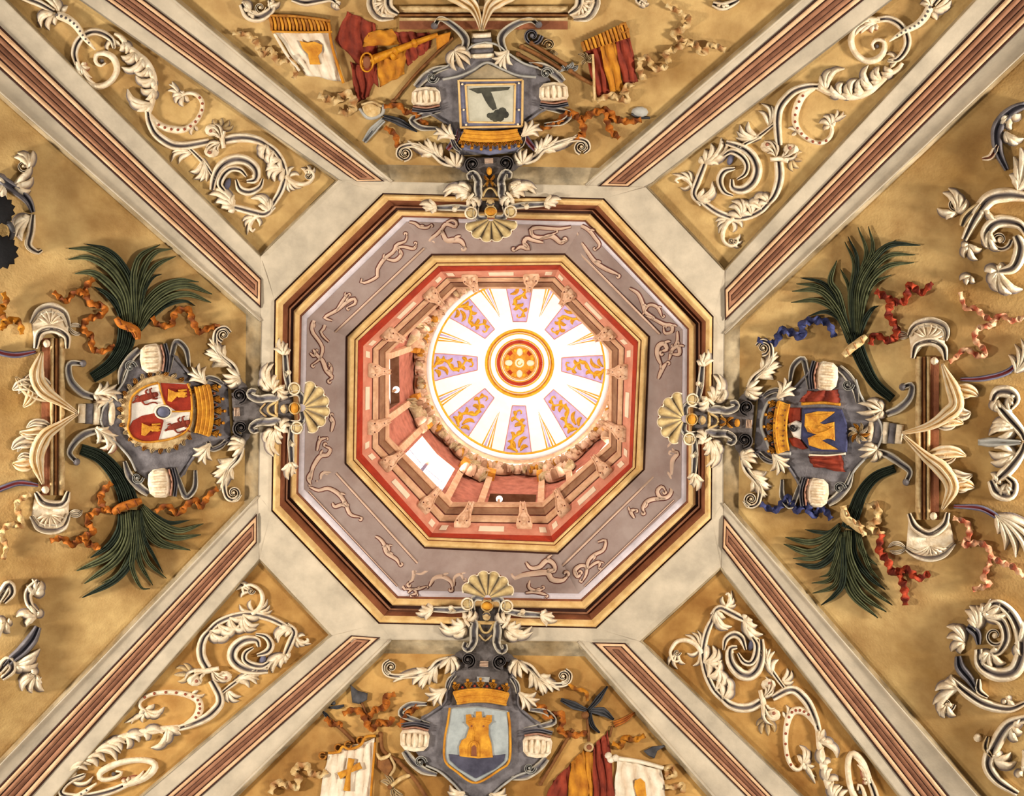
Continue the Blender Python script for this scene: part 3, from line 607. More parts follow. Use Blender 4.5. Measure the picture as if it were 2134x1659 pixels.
for k in range(8):
    a = 45*k-90; w0, w1 = 14, 30
    def q(r, t): w = w0+(w1-w0)*(r-88)/(182-88); c = pol(r, a); n = pol(1, a+90); return (c[0]+n[0]*w*t, c[1]+n[1]*w*t)
    wp = stroke('wedge_panel', [q(88, 0), q(182, 0)], [2*w0, 2*w1], 1.2, 'cupolalilac', cup, base=0, prof='flatm', mp=CM, n=16)
    for s in (-1, 1): stroke('panel_border', [q(88, s), q(135, s), q(180, s)], 1.6, 1.6, 'pink', wp, base=.5, mp=CM, n=6)
    stroke('panel_border', [q(88, -1), q(88, 1)], 1.6, 1.6, 'pink', wp, base=.5, mp=CM, n=4)
    stroke('gilt_scroll', [q(178, 0), q(165, .5), q(150, .35), q(138, -.45), q(122, -.3), q(112, .4), q(100, .3), q(97, -.3), q(104, -.3)], [5, 5.5, 5, 4, 3], 3, 'giltbright', wp, base=1, mp=CM, n=24)
    for r, t, r2, t2 in [(170, -.1, 150, -.8), (172, .2, 158, .85), (176, -.2, 168, -.8), (176, .2, 172, .8), (155, .4, 140, .7), (140, -.4, 148, .1), (140, -.4, 126, -.75), (126, -.3, 130, .35), (124, -.2, 116, -.7), (112, .35, 120, .7), (108, .4, 100, .75)]:
        leaf(q(r, t), q(r2, t2), .3 if t2 > t else -.3, 8.5, 3, 'giltbright', wp, lvl=1.4, mp=CM)
    b = a+22.5                                 # narrow painted rays between the panels
    for d, r0 in ((-4.2, 120), (-2, 108), (2.2, 112)):
        p0, p1 = pol(184, b+d), pol(r0, b+d*.2); stroke('gilt_ray', [p0, p1], [3.4, 2, .6], 1, 'giltbright', cup, base=0, prof='flat', mp=CM, n=5)
    stroke('lilac_ray', [pol(184, b+.2), pol(128, b)], [5, 2.5, .6], .8, 'cupolalilac', cup, base=0, prof='flat', mp=CM, n=5)
for r, w, h, m, nm in [(70, 5, 3, 'giltbright', 'rosette_ring'), (66, 3, 2, 'clothgold', 'rosette_ring'), (62, 3, 2.4, 'giltbright', 'rosette_ring'), (50, 3, 2.5, 'giltbright', 'rosette_ring'), (44.5, 7, 1.5, 'red', 'red_ring'), (39.5, 2.6, 4, 'giltbright', 'rosette_ring'), (35.5, 1.5, 3, 'giltbright', 'rosette_ring')]:
    t = np.radians(np.linspace(0, 360, 40)); stroke(nm, np.c_[r*np.cos(t), r*np.sin(t)], w, h, m, cup, base=0, mp=CM, n=48)
ros = plate('rosette', [pol(34, 15*i) for i in range(24)], 1.5, 'goldpaint', cup, lvl=0, mp=CM)
for k in range(4):
    a = 45+90*k; stroke('red_quarter', [pol(14, a), pol(31, a)], [6, 11], 1.2, 'red', ros, base=1.5, prof='flat', mp=CM, n=4)
    b = 90*k; ball(pol(22, b), 9, 4, 'palecream', ros, 1.5, CM, name='petal', ry=7, rot=b); ball(pol(27, b+20), 4, 4, 'giltbright', ros, 1.5, CM, name='petal_bud'); ball(pol(27, b-20), 4, 4, 'giltbright', ros, 1.5, CM, name='petal_bud')
ball((0, 0), 12, 5, 'palecream', ros, 1.5, CM, name='centre_boss'); ring((0, 0), 12, 2.5, 3, 'giltbright', ros, 1.5, CM, name='centre_ring'); ring((0, 0), 5, 2, 2, 'giltbright', ros, 6, CM, name='centre_knot', a1=270, n=14)
def lamp(px, lab):
    p = on_z(px, 8.12)[0]; t = thing('globe_lamp', lab, 'lamp', px, loc=p); V = []; Fc = []; r = .039
    for j in range(9):
        for i in range(14): a, b = pi*j/8, 2*pi*i/14; V.append(p+r*np.array([sin(a)*cos(b), sin(a)*sin(b), cos(a)]))
    Fc = [(j*14+i, j*14+(i+1) % 14, (j+1)*14+(i+1) % 14, (j+1)*14+i) for j in range(8) for i in range(14)]
    mesh('globe', np.array(V), Fc, 'globe', t)
    V = [(p[0]+.02*cos(2*pi*i/10), p[1]+.02*sin(2*pi*i/10), z) for z in (p[2]-.16, p[2]-.03) for i in range(10)]
    V = [(p[0]+.016*cos(2*pi*i/10), p[1]+.016*sin(2*pi*i/10), z) for z in (ZW+.0, p[2]-.03) for i in range(10)]
    mesh('lamp_post', np.array(V), [(i, (i+1) % 10, 10+(i+1) % 10, 10+i) for i in range(10)]+[tuple(range(10))], 'corn', t)
lamp((1040.5, 1040), 'white globe lamp in front of the maroon niche panel'); lamp((825.5, 812), 'white globe lamp beside the pink wall and stucco flowers')
# ================================================================ STUCCO AND PAINTED RELIEF
def frame_of(O, Q, ln=190.0):
    O, Q = np.array(O, float), np.array(Q, float); o = (Q-O)/ln; l = unit(np.array([o[1], -o[0]]))
    def T(pts):
        if np.isscalar(pts[0]): return tuple(O+l*pts[0]+o*pts[1])
        return [tuple(O+l*p[0]+o*p[1]) for p in pts]
    return T
TF = dict(N=frame_of((1025, 507), (1019, 341)), E=frame_of((1367, 868), (1554, 883)), S=frame_of((1019, 1187), (1009, 1377)), W=frame_of((690, 846), (500, 858)))
def tips(T, L): return [(*T((q[0], q[1])), *(q[2:])) for q in L]
def shell(T, c, R_, parent, m='shell', lvl=14, a_span=80, n=6):
    V = []; tt = []; nr, na = 9, 57; ph = np.linspace(-a_span, a_span, na)
    for q in range(nr):
        f = .12+.88*q/(nr-1)
        for k, a in enumerate(ph):
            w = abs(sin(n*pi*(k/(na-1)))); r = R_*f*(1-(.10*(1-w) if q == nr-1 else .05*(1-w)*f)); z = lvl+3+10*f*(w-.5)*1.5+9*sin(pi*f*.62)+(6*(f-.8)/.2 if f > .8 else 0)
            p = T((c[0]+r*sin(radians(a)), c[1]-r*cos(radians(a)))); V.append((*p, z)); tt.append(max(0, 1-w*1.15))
    n0 = len(V); V += [(v[0], v[1], lvl-8) for v in V]; tt += tt
    Fc = [(q*na+i, q*na+i+1, (q+1)*na+i+1, (q+1)*na+i) for q in range(nr-1) for i in range(na-1)]
    Fc += [((nr-1)*na+i, (nr-1)*na+i+1, n0+(nr-1)*na+i+1, n0+(nr-1)*na+i) for i in range(na-1)]
    Fc += [(n0+q*na+i, n0+q*na+i+1, n0+(q+1)*na+i+1, n0+(q+1)*na+i) for q in range(nr-1) for i in range(na-1)]
    Fc += [(q*na+e, (q+1)*na+e, n0+(q+1)*na+e, n0+q*na+e) for q in range(nr-1) for e in (0, na-1)]
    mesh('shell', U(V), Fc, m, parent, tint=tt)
    rim = [T((c[0]+R_*(1-.10*(1-abs(sin(n*pi*k/(na-1)))))*sin(radians(a)), c[1]-R_*(1-.10*(1-abs(sin(n*pi*k/(na-1)))))*cos(radians(a)))) for k, a in enumerate(ph)]
    stroke('shell_rim', rim, 3.2, 4, 'palecream', parent, base=lvl+12, n=80)
    for k in range(1, n):
        a = radians(-a_span+2*a_span*k/n); ball(T((c[0]+R_*.93*sin(a), c[1]-R_*.93*cos(a))), 3, 3, 'brown', parent, lvl+9, name='drilled_hole', seg=7)
def bracket(side, label, dy=0):
    T = TF[side]; t = thing('shell_bracket', label, 'bracket', T((0, 120)), 6, 'shell brackets hung over the oculus frame')
    for s in (-1, 1):
        # dark scrolled legs from the panel up over the frame
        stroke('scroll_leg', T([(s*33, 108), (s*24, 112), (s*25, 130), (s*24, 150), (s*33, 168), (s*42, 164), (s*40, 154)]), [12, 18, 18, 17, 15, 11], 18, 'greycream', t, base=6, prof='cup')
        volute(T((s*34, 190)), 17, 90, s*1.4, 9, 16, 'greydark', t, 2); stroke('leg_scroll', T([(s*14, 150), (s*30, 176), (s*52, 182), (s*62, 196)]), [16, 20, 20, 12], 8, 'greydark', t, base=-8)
        stroke('arm', T([(s*36, 84), (s*70, 88), (s*112, 89)]), [12, 15, 11], 14, 'greycream', t, base=4, prof='cup')
        fan(T((s*112, 90)), tips(T, [(s*136, 82, .2*s), (s*142, 92, 0), (s*138, 104, -.2*s), (s*126, 112, -.2*s), (s*122, 76, .2*s), (s*148, 98, .2*s)]), 15, 15, 'stucco', t, 6, prof='leaf')
        ball(T((s*118, 92)), 7, 14, 'stucco', t, 6, name='bud'); ball(T((s*75, 84)), 6, 13, 'stucco', t, 6, name='bud')
        fan(T((s*64, 90)), tips(T, [(s*76, 78, .3*s), (s*80, 96, -.2*s)]), 7, 9, 'stucco', t, 10)
        fan(T((s*42, 110)), tips(T, [(s*24, 88, -.35*s), (s*36, 86, -.3*s), (s*50, 92, -.2*s)]), 16, 17, 'stucco', t, 12, prof='leaf')
        fan(T((s*40, 116)), tips(T, [(s*72, 108, .3*s), (s*96, 114, .35*s), (s*98, 126, .3*s), (s*80, 124, .2*s), (s*60, 104, .3*s)]), 18, 15, 'stucco', t, 6, prof='leaf')
        fan(T((s*40, 124)), tips(T, [(s*66, 128, .3*s), (s*72, 138, .35*s), (s*56, 144, .2*s)]), 15, 14, 'stucco', t, 4, prof='leaf')
        stroke('curl', T([(s*34, 120), (s*44, 106), (s*38, 98), (s*30, 104)]), [6, 8, 7, 4], 14, 'stuccorust', t, base=12)
        ball(T((s*41, 74)), 13, 9, 'shell', t, 8, name='shell_ear', ry=11, tint=.15); ring(T((s*41, 74)), 12, 4, 6, 'stucco', t, 12, name='ear_rim')
        stroke('shell_hinge', T([(s*8, 62), (s*24, 60), (s*32, 70), (s*28, 88)]), [10, 14, 14, 10], 12, 'greycream', t, base=6, prof='cup')
    plate('backing', T([(-30, 78), (30, 78), (24, 120), (26, 150), (40, 180), (40, 205), (-40, 205), (-40, 180), (-26, 150), (-24, 120)]), 12, 'greydark', t, lvl=-8, bev=6, dome=4)
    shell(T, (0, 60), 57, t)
    ball(T((0, 76)), 9, 16, 'goldpaint', t, 14, name='knob', ry=14, rot=0 if side in 'EW' else 90); ring(T((0, 76)), 11, 4, 12, 'shell', t, 12, name='knob_collar')
    ball(T((0, 97)), 9, 12, 'aged', t, 10, name='mask', ry=10); stroke('mask_brow', T([(-9, 95), (0, 91), (9, 95)]), 3, 5, 'greydark', t, base=19, n=8)
    stroke('apron', T([(-16, 112), (-8, 128), (0, 132), (8, 128), (16, 112)]), 5, 8, 'shell', t, base=8); stroke('apron', T([(-14, 136), (0, 148), (14, 136)]), 4, 6, 'aged', t, base=6)
    for q in range(4): stroke('cord', T([(-9, 192+q*3), (9, 192+q*3)]), 3, 7, 'stuccorust', t, base=4, tint=.5, n=6)
    if side in 'NE':
        ball(T((0, 172)), 6, 12, 'goldpaint', t, 8, name='pendant_bud', ry=9)
        fan(T((0, 150)), tips(T, [(-10, 164, .2), (10, 164, -.2), (-6, 134, -.2), (6, 134, .2)]), 6, 8, 'goldpaint', t, 10)
    return t
bracket('N', 'shell bracket below the framed forearm picture'); bracket('E', 'shell bracket beside the blue shield and studded crown')
bracket('S', 'shell bracket above the golden tower shield'); bracket('W', 'shell bracket beside the quartered lion shield')

def horns(T, t, curlb=(165, 165), ca=214):
    for s, cb in zip((-1, 1), curlb):
        fan(T((s*70, 186)), tips(T, [(s*56, 214, .3*s), (s*68, 222, .2*s), (s*80, 222, .1*s), (s*92, 212, -.1*s), (s*58, 200, .4*s)]), 15, 18, 'stucco', t, -6, prof='leaf')
        stroke('horn_stem', T([(s*74, 192), (s*96, 200), (s*118, 222), (s*(cb-22), ca+18), (s*(cb+6), ca+14), (s*(cb+13), ca-4), (s*(cb+2), ca-15)]), [16, 16, 14, 12, 12, 11, 7], 15, 'stucco', t, base=-14, prof='groove')
        fan(T((s*98, 202)), tips(T, [(s*112, 246, -.15*s), (s*126, 256, -.12*s), (s*96, 242, -.2*s)]), 19, 14, 'stucco', t, -14, prof='leaf')
        fan(T((s*112, 216)), tips(T, [(s*146, 248, -.15*s), (s*(cb-8), ca+30, -.1*s), (s*132, 252, -.1*s), (s*140, 212, .2*s)]), 18, 14, 'stucco', t, -14, prof='leaf')
        volute(T((s*(cb-2), ca)), 14, 100, -1.2*s, 10, 17, 'stucco', t, -14)
def clumps(T, t, b=92, a=275):
    for s in (-1, 1):
        fan(T((s*(b-22), a-20)), tips(T, [(s*(b+14), a-22, .3*s), (s*(b+22), a-8, .2*s), (s*(b+16), a+8, 0), (s*(b+2), a+18, -.15*s), (s*(b-14), a+16, -.25*s)]), 14, 15, 'stucco', t, 2, prof='leaf')
        stroke('strap', T([(s*58, 222), (s*70, 236), (s*74, 254), (s*(b-26), a-16)]), [9, 13, 12, 9], 16, 'greycream', t, base=-12, prof='cup')
def barrels(T, t, bl=128, br=128, a=362, m='stucco'):
    for s, b in ((-1, bl), (1, br)):
        rr = plate('banded_roll', T([(s*b-31, a-10), (s*b-26, a-20), (s*b, a-23), (s*b+26, a-20), (s*b+31, a-10), (s*b+29, a+12), (s*b+20, a+22), (s*b, a+25), (s*b-20, a+22), (s*b-29, a+12)]), 9, 'stuccorust', t, lvl=-6, bev=6, dome=7)
        for q in range(-2, 3):
            stroke('flute', T([(s*b+q*11.5, a-15+abs(q)*1.5), (s*b+q*12, a+1), (s*b+q*11, a+17-abs(q)*2)]), [7, 9.5, 7], 9, 'stucco', t, base=6.5-abs(q)*2.2, prof='round', n=8)
        stroke('roll_band', T([(s*b-28, a-21), (s*b, a-26), (s*b+28, a-21)]), 5, 15, 'stuccorust', t, base=-4, tint=.8, n=12)
        stroke('roll_band', T([(s*b-30, a-29), (s*b, a-34), (s*b+30, a-29)]), 9, 17, 'grey', t, base=-6, prof='groove', n=12)
        stroke('strap_scroll', T([(s*(b-30), a-34), (s*(b+12), a-44), (s*(b+32), a-54), (s*(b+14), a-72), (s*(b-22), a-76)]), [6, 12, 14, 13, 8], 16, 'greycream', t, base=-14, prof='cup')
        stroke('strap_scroll', T([(s*(b+20), a+24), (s*(b+6), a+42), (s*(b-20), a+62), (s*(b-50), a+70)]), [16, 20, 18, 8], 14, 'greycream', t, base=-14, prof='cup')
        volute(T((s*(b-14), a+46)), 13, 0, s*1.2, 7, 14, 'greypale', t, -12)
BODY = [(-62, 212), (62, 212), (72, 240), (76, 275), (92, 296), (124, 312), (136, 345), (134, 385), (112, 412), (82, 424), (52, 446), (28, 470), (0, 478), (-28, 470), (-52, 446), (-82, 424), (-112, 412), (-134, 385), (-136, 345), (-124, 312), (-92, 296), (-76, 275), (-72, 240)]
def body(T, t, m='grey', poly=BODY):
    plate('cartouche_body', T(poly), 10, m, t, lvl=-16, bev=10, dome=5, c=T((0, 340)))
    for s in (-1, 1): stroke('body_rim', T([(s*60, 214), (s*74, 250), (s*78, 280), (s*104, 304), (s*128, 322)]), 6, 9, 'grey', t, base=-8)
    for s in (-1, 1): stroke('body_rim', T([(s*110, 414), (s*80, 426), (s*52, 448), (s*26, 472), (0, 480)]), 5, 8, 'greypale', t, base=-8)
def P(o, k, pts): return [(o[0]+x/k, o[1]+y/k) for x, y in pts]
# ---------------------------------------------------------------- south: golden tower shield
T = TF['S']; z = lambda *p: P((780, 1340), 4.446, p)
t = thing('coat_of_arms', 'golden castle tower shield under a gold crown on a grey cartouche', 'coat of arms', (995, 1530))
body(T, t); horns(T, t, (195, 168)); clumps(T, t, 98, 272); barrels(T, t, 136, 120)
sh = plate('shield', z((700, 600), (960, 585), (1240, 630), (1255, 800), (1255, 1090), (1160, 1170), (940, 1300), (760, 1190), (645, 1100), (655, 860), (690, 700)), 14, 'shieldgrey', t, lvl=-8, bev=3)
stroke('shield_border', z((700, 600), (680, 740), (652, 900), (655, 1090), (760, 1190), (938, 1296), (1160, 1175), (1252, 1085), (1258, 800), (1240, 640)), 5, 6, 'goldpaint', sh, base=4)
plate('field_of_ground', z((690, 1030), (830, 1040), (1080, 1045), (1215, 1030), (1205, 1090), (1120, 1165), (940, 1255), (780, 1160), (700, 1085)), 2.5, 'ground', sh, lvl=6, bev=1.5)
tw = plate('tower', z((790, 1050), (785, 960), (810, 900), (850, 880), (880, 780), (850, 745), (848, 665), (895, 660), (905, 690), (940, 690), (942, 635), (995, 635), (1000, 690), (1030, 690), (1040, 668), (1090, 668), (1090, 730), (1060, 760), (1060, 850), (1085, 930), (1100, 1060), (960, 1070)), 5, 'goldpaint', sh, lvl=6, bev=2.5, c=z((950, 850))[0])
stroke('battlement', z((855, 735), (960, 712), (1085, 728)), 5, 4, 'goldpaint', sh, base=10); stroke('tower_arch', z((880, 1050), (885, 940), (925, 912), (965, 940), (968, 1055)), 3.5, 4, 'goldpaint', sh, base=10)
plate('tower_door', z((897, 1050), (900, 965), (925, 945), (948, 965), (950, 1052)), 1.5, 'brown', sh, lvl=10, bev=.6); stroke('tower_seam', z((925, 910), (918, 850), (930, 780)), 3, 3, 'goldpaint', sh, base=10)
for p in ((902, 770), (1012, 772)): ball(z(p)[0], 2.6, 1.5, 'brown', sh, 10.5, name='tower_window', seg=7)
def crown(t, left, right, top, m='goldpaint', n=5, h=10, lvl=0, bow=6, dots='ribbonred', rows=3):
    l, r, u = np.array(left, float), np.array(right, float), np.array(top, float); ax = u-(l+r)/2; d = r-l
    f = lambda x, y: tuple(l+d*x+ax*(y+bow/np.linalg.norm(ax)*(4*x*(1-x))))
    cr = plate('crown', [f(x, 0) for x in np.linspace(0, 1, 9)]+[f(1+.1, .55)]+[f(x, .62) for x in np.linspace(1.08, -.08, 9)]+[f(-.1, .55)], h, m, t, lvl=lvl, bev=3, c=f(.5, .3))
    for y in np.linspace(.06, .5, rows): stroke('crown_band', [f(x, y) for x in np.linspace(-.02-.1*y, 1.02+.1*y, 9)], 4, 4, m, cr, base=lvl+h-1, n=16)
    for q in range(n):
        x = -.02+1.04*q/(n-1); b = f(x, .6); tp = f(x+.05*(x-.5), 1-.12*abs(x-.5))
        fan(b, [(*tp, 0), (*lerp(b, f(x-.09, .86), 1), .2), (*lerp(b, f(x+.09, .86), 1), -.2)], 8, h, m, cr, lvl, prof='ridge'); ball(tp, 3.6, h+1, m, cr, lvl, name='crown_pearl', seg=8)
        if q < n-1: ball(f(x+.13, .7), 3.2, h*.7, dots, cr, lvl, name='crown_jewel', seg=7)
    return cr
plate('crown_ground', z((720, 250), (800, 180), (950, 160), (1120, 180), (1240, 240), (1245, 590), (960, 560), (715, 580)), 5, 'greydark', t, lvl=-8, bev=4)
crown(t, *z((775, 575), (1215, 585), (985, 360)), n=5, lvl=-4, h=12); plate('crown_finial', z((950, 310), (1070, 315), (1065, 365), (955, 362)), 8, 'greypale', t, lvl=-6, bev=2)
for s in (-1, 1): fan(T((s*26, 466)), tips(T, [(s*58, 452, .3*s), (s*62, 466, .2*s), (s*56, 480, 0), (s*40, 488, -.1*s)]), 14, 14, 'stucco', t, -10, prof='leaf')
# ---------------------------------------------------------------- west: quartered shield
T = TF['W']; z = lambda *p: P((220, 680), 4.366, p)
t = thing('coat_of_arms', 'quartered red and white shield with lions, castles and a blue boss', 'coat of arms', (340, 860))
body(T, t); horns(T, t, (164, 170)); clumps(T, t, 84, 276); barrels(T, t, 122, 138, 366)
plate('fur_wreath', z((170, 620), (330, 480), (520, 430), (740, 520), (820, 620), (830, 860), (760, 1010), (620, 1110), (420, 1130), (240, 1060), (150, 900), (140, 740)), 12, 'aged', t, lvl=-10, bev=6)
rg = np.random.default_rng(7)
for k in range(30):
    a = 2*pi*k/30; c = (490+335*cos(a), 780+335*sin(a)); fan(z(c)[0], [(*z((c[0]+60*cos(a+.5), c[1]+55*sin(a+.5)))[0], .3)], 10, 9, ['aged', 'fringe'][k % 2], t, -4)
sh = plate('shield', z((205, 930), (220, 830), (225, 690), (300, 590), (400, 530), (480, 515), (760, 520), (780, 620), (785, 780), (760, 930), (640, 1010), (480, 1045), (340, 1050), (240, 1010)), 14, 'shieldwhite', t, lvl=-2, bev=4, c=z((500, 790))[0])
def pat(name, pts, m, lv=12, h=2): return plate(name, z(*pts), h, m, sh, lvl=lv, bev=1.2)
pat('red_quarter', [(500, 515), (740, 528), (775, 620), (785, 762), (640, 768), (535, 700)], 'shieldred'); pat('red_quarter', [(210, 930), (250, 860), (330, 815), (450, 790), (530, 860), (505, 960), (480, 1040), (340, 1045), (250, 1005)], 'shieldred')
for o in ((0, 0), (-240, 310)):
    q = lambda *p: [(x+o[0], y+o[1]) for x, y in p]; pat('castle_charge', q((565, 680), (570, 570), (640, 600), (700, 590), (735, 600), (720, 650), (650, 640), (600, 690)), 'goldpaint', 14, 4)
    for y in (585, 612, 640): stroke('castle_charge', z(*q((660, y), (740, y-6))), 4, 4, 'goldpaint', sh, base=15, n=5)
def lion(o, k=1):
    q = lambda *p: z(*[(o[0]+x*k, o[1]+y*k) for x, y in p])
    for pts, w in [([(-90, 40), (-30, 20), (40, 0), (80, -10)], [9, 14, 14, 12]), ([(-80, 40), (-120, 62)], [6, 3]), ([(-60, 30), (-70, 0), (-95, 5)], [6, 4, 3]), ([(20, 0), (0, -40), (20, -60)], [6, 4, 3]), ([(50, -10), (40, -60), (60, -70)], [6, 4, 3]), ([(60, 20), (95, 25), (110, 15)], [5, 4, 3]), ([(-40, 40), (0, 80), (50, 60), (90, 60), (110, 70)], [4, 3, 3, 3])]:
        stroke('lion_charge', q(*pts), w, 3, 'lionred', sh, base=12, n=8)
    ball(q((92, -14))[0], 6, 5, 'lionred', sh, 12, name='lion_head', seg=8)
lion((365, 635)); lion((660, 890))
stroke('quarter_border', z((485, 515), (510, 620), (545, 720)), 4, 4, 'goldpaint', sh, base=12); stroke('quarter_border', z((545, 775), (660, 775), (785, 770)), 4, 4, 'goldpaint', sh, base=12)
stroke('shield_border', z((480, 513), (360, 550), (260, 620), (225, 700), (220, 830), (205, 930), (245, 1010), (340, 1050), (480, 1045), (640, 1010), (755, 930), (785, 780), (775, 610), (745, 520)), 5, 6, 'goldpaint', sh, base=10)
ball(z((525, 780))[0], 15, 9, 'bluegrey', sh, 12, name='blue_boss', ry=12, tint=0); ring(z((525, 780))[0], 16.5, 4, 7, 'palecream', sh, 12, ry=.82)
crown(t, *z((800, 560), (805, 960), (1060, 770)), n=5, lvl=-2, h=13, rows=4, dots='brown')
for s in (-1, 1): fan(T((s*40, 452)), tips(T, [(s*20, 488, .2), (s*40, 492, 0), (s*58, 486, -.2), (s*70, 470, -.2)]), 13, 12, 'stuccorust', t, -10, prof='leaf')
# ---------------------------------------------------------------- east: blue and gold shield
T = TF['E']; z = lambda *p: P((1500, 680), 3.77, p)
t = thing('coat_of_arms', 'blue shield with a gold figure and a studded gold crown between red drapes', 'coat of arms', (1720, 900))
body(T, t); horns(T, t, (158, 162)); clumps(T, t, 80, 272); barrels(T, t, 132, 112, 352)
for pts, f in (((620, 590), (690, 510), (930, 500), (950, 610)), 3), (((690, 1020), (960, 1010), (985, 1150), (730, 1100)), 3): cloth('drape', z(*pts), 'clothred', t, h=12, folds=f, lvl=-6, dirn=1, amp=4)
stroke('drape_hem', z((640, 610), (800, 600), (950, 615)), 7, 12, 'goldpaint', t, base=-2); stroke('drape_hem', z((700, 1010), (840, 1015), (990, 1000)), 5, 10, 'palecream', t, base=-2)
sh = plate('shield', z((650, 645), (900, 640), (960, 655), (985, 720), (1005, 780), (1005, 900), (1000, 990), (880, 985), (710, 980), (690, 940), (640, 880), (645, 760)), 15, 'shieldblue', t, lvl=-6, bev=4)
plate('gold_charge', z((670, 690), (770, 668), (905, 672), (840, 720), (780, 760), (820, 770), (900, 750), (905, 900), (850, 880), (800, 900), (930, 970), (800, 968), (700, 935), (690, 880), (760, 850), (690, 830), (665, 780)), 3.5, 'goldpaint', sh, lvl=8, bev=2, c=z((770, 830))[0])
for pts in ([(690, 790), (740, 840), (820, 830), (890, 790)], [(700, 880), (780, 870), (880, 880)], [(700, 700), (780, 700), (860, 690)], [(770, 800), (800, 780), (860, 800)]): stroke('charge_fold', z(*pts), 4, 4, 'goldpaint', sh, base=10)
plate('white_quarter', z((530, 770), (600, 740), (650, 760), (640, 890), (580, 870)), 12, 'shieldwhite', t, lvl=-6, bev=3); volute(z((575, 795))[0], 9, 0, 1.2, 5, 6, 'greydark', t, 6)
plate('red_ground', z((540, 640), (640, 640), (640, 740), (560, 780), (530, 720)), 9, 'clothred', t, lvl=-6, bev=3); plate('red_ground', z((540, 880), (620, 870), (690, 960), (650, 970), (570, 940)), 9, 'clothred', t, lvl=-6, bev=3)
crown(t, *z((550, 970), (555, 620), (370, 790)), n=5, lvl=0, h=13, rows=2, dots='brown')
for q in range(16): ball(z((440+60*(q % 2)+rg.uniform(-14, 14), 640+q*20))[0], 2.3, 3, 'brown', t, 12, name='crown_stud', seg=6)
stroke('pale_edge', z((500, 570), (400, 580), (345, 680), (330, 790), (370, 900), (420, 990), (560, 1000)), 9, 12, 'greypale', t, base=-10)
for q in range(9): fan(z((1090, 840))[0], [(*z((1090+90*cos(q*.7), 840+85*sin(q*.7)))[0], .2)], 8, 12, ['goldpaint', 'aged', 'stucco'][q % 3], t, 0)
# ---------------------------------------------------------------- north: framed picture
T = TF['N']; z = lambda *p: P((440, 0), 2.052, p)
t = thing('framed_emblem', 'square framed picture of a bent forearm above a gold crown on a grey cartouche', 'emblem', (1022, 210))
body(T, t, poly=[p if p[1] < 440 else (p[0], min(p[1], 448)) for p in BODY]); horns(T, t, (196, 176), 222); clumps(T, t, 92, 272); barrels(T, t, 140, 126, 354)
bd = plate('picture_board', z((1060, 345), (1330, 345), (1335, 540), (1065, 545)), 12, 'bluegrey', t, lvl=-8, bev=2)
plate('picture', z((1092, 368), (1296, 362), (1292, 525), (1096, 518)), 2, 'picture', bd, lvl=4, bev=.6)
for a, b in (((1058, 342), (1068, 548)), ((1332, 342), (1330, 540)), ((1088, 362), (1098, 522)), ((1300, 358), (1296, 528))): stroke('frame_rail', z(a, b), 5, 7, 'tan', bd, base=2, n=6)
for a, b in (((1060, 345), (1332, 342)), ((1066, 545), (1330, 540)), ((1090, 364), (1300, 360)), ((1098, 522), (1296, 526))): stroke('frame_rail', z(a, b), 5, 7, 'tan', bd, base=2, n=6)
for p in ((1074, 360), (1316, 356), (1080, 470), (1316, 470), (1090, 534), (1312, 532)): ball(z(p)[0], 2.6, 5, 'palecream', bd, 4, name='frame_stud', seg=7)
plate('painted_cloud', z((1100, 380), (1160, 375), (1280, 372), (1270, 385), (1200, 392), (1140, 400)), .8, 'pictdark', bd, lvl=6, bev=.3)
plate('painted_arm', z((1150, 385), (1190, 385), (1200, 400), (1215, 440), (1222, 465), (1205, 472), (1188, 455), (1172, 430), (1160, 405)), .8, 'pictdark', bd, lvl=6, bev=.3)
for p, r in (((1205, 498), 9), ((1225, 485), 9), ((1245, 478), 10), ((1258, 490), 8), ((1235, 500), 10), ((1190, 494), 6), ((1215, 508), 7)): ball(z(p)[0], r, 1.4, 'pictdark', bd, 6, name='painted_foliage', seg=9)
plate('gable', z((1070, 340), (1120, 310), (1180, 272), (1250, 305), (1325, 338)), 9, 'stone', t, lvl=-8, bev=3); stroke('gable_rim', z((990, 340), (1060, 325), (1120, 300), (1180, 268), (1250, 298), (1310, 322), (1390, 330)), 6, 12, 'greypale', t, base=-8)
plate('crown_ground', z((1060, 560), (1330, 560), (1320, 640), (1190, 665), (1070, 640)), 8, 'bluegrey', t, lvl=-8, bev=4)
crown(t, *z((1085, 552), (1305, 550), (1195, 632)), n=7, lvl=-2, h=11, rows=3, bow=4, dots='ribbonred')
for s, x in ((-1, 1060), (1, 1335)): stroke('side_strap', z((x, 550), (x+s*10, 590), (x+s*50, 640)), [8, 14, 10], 12, 'bluegrey', t, base=-10, prof='cup')

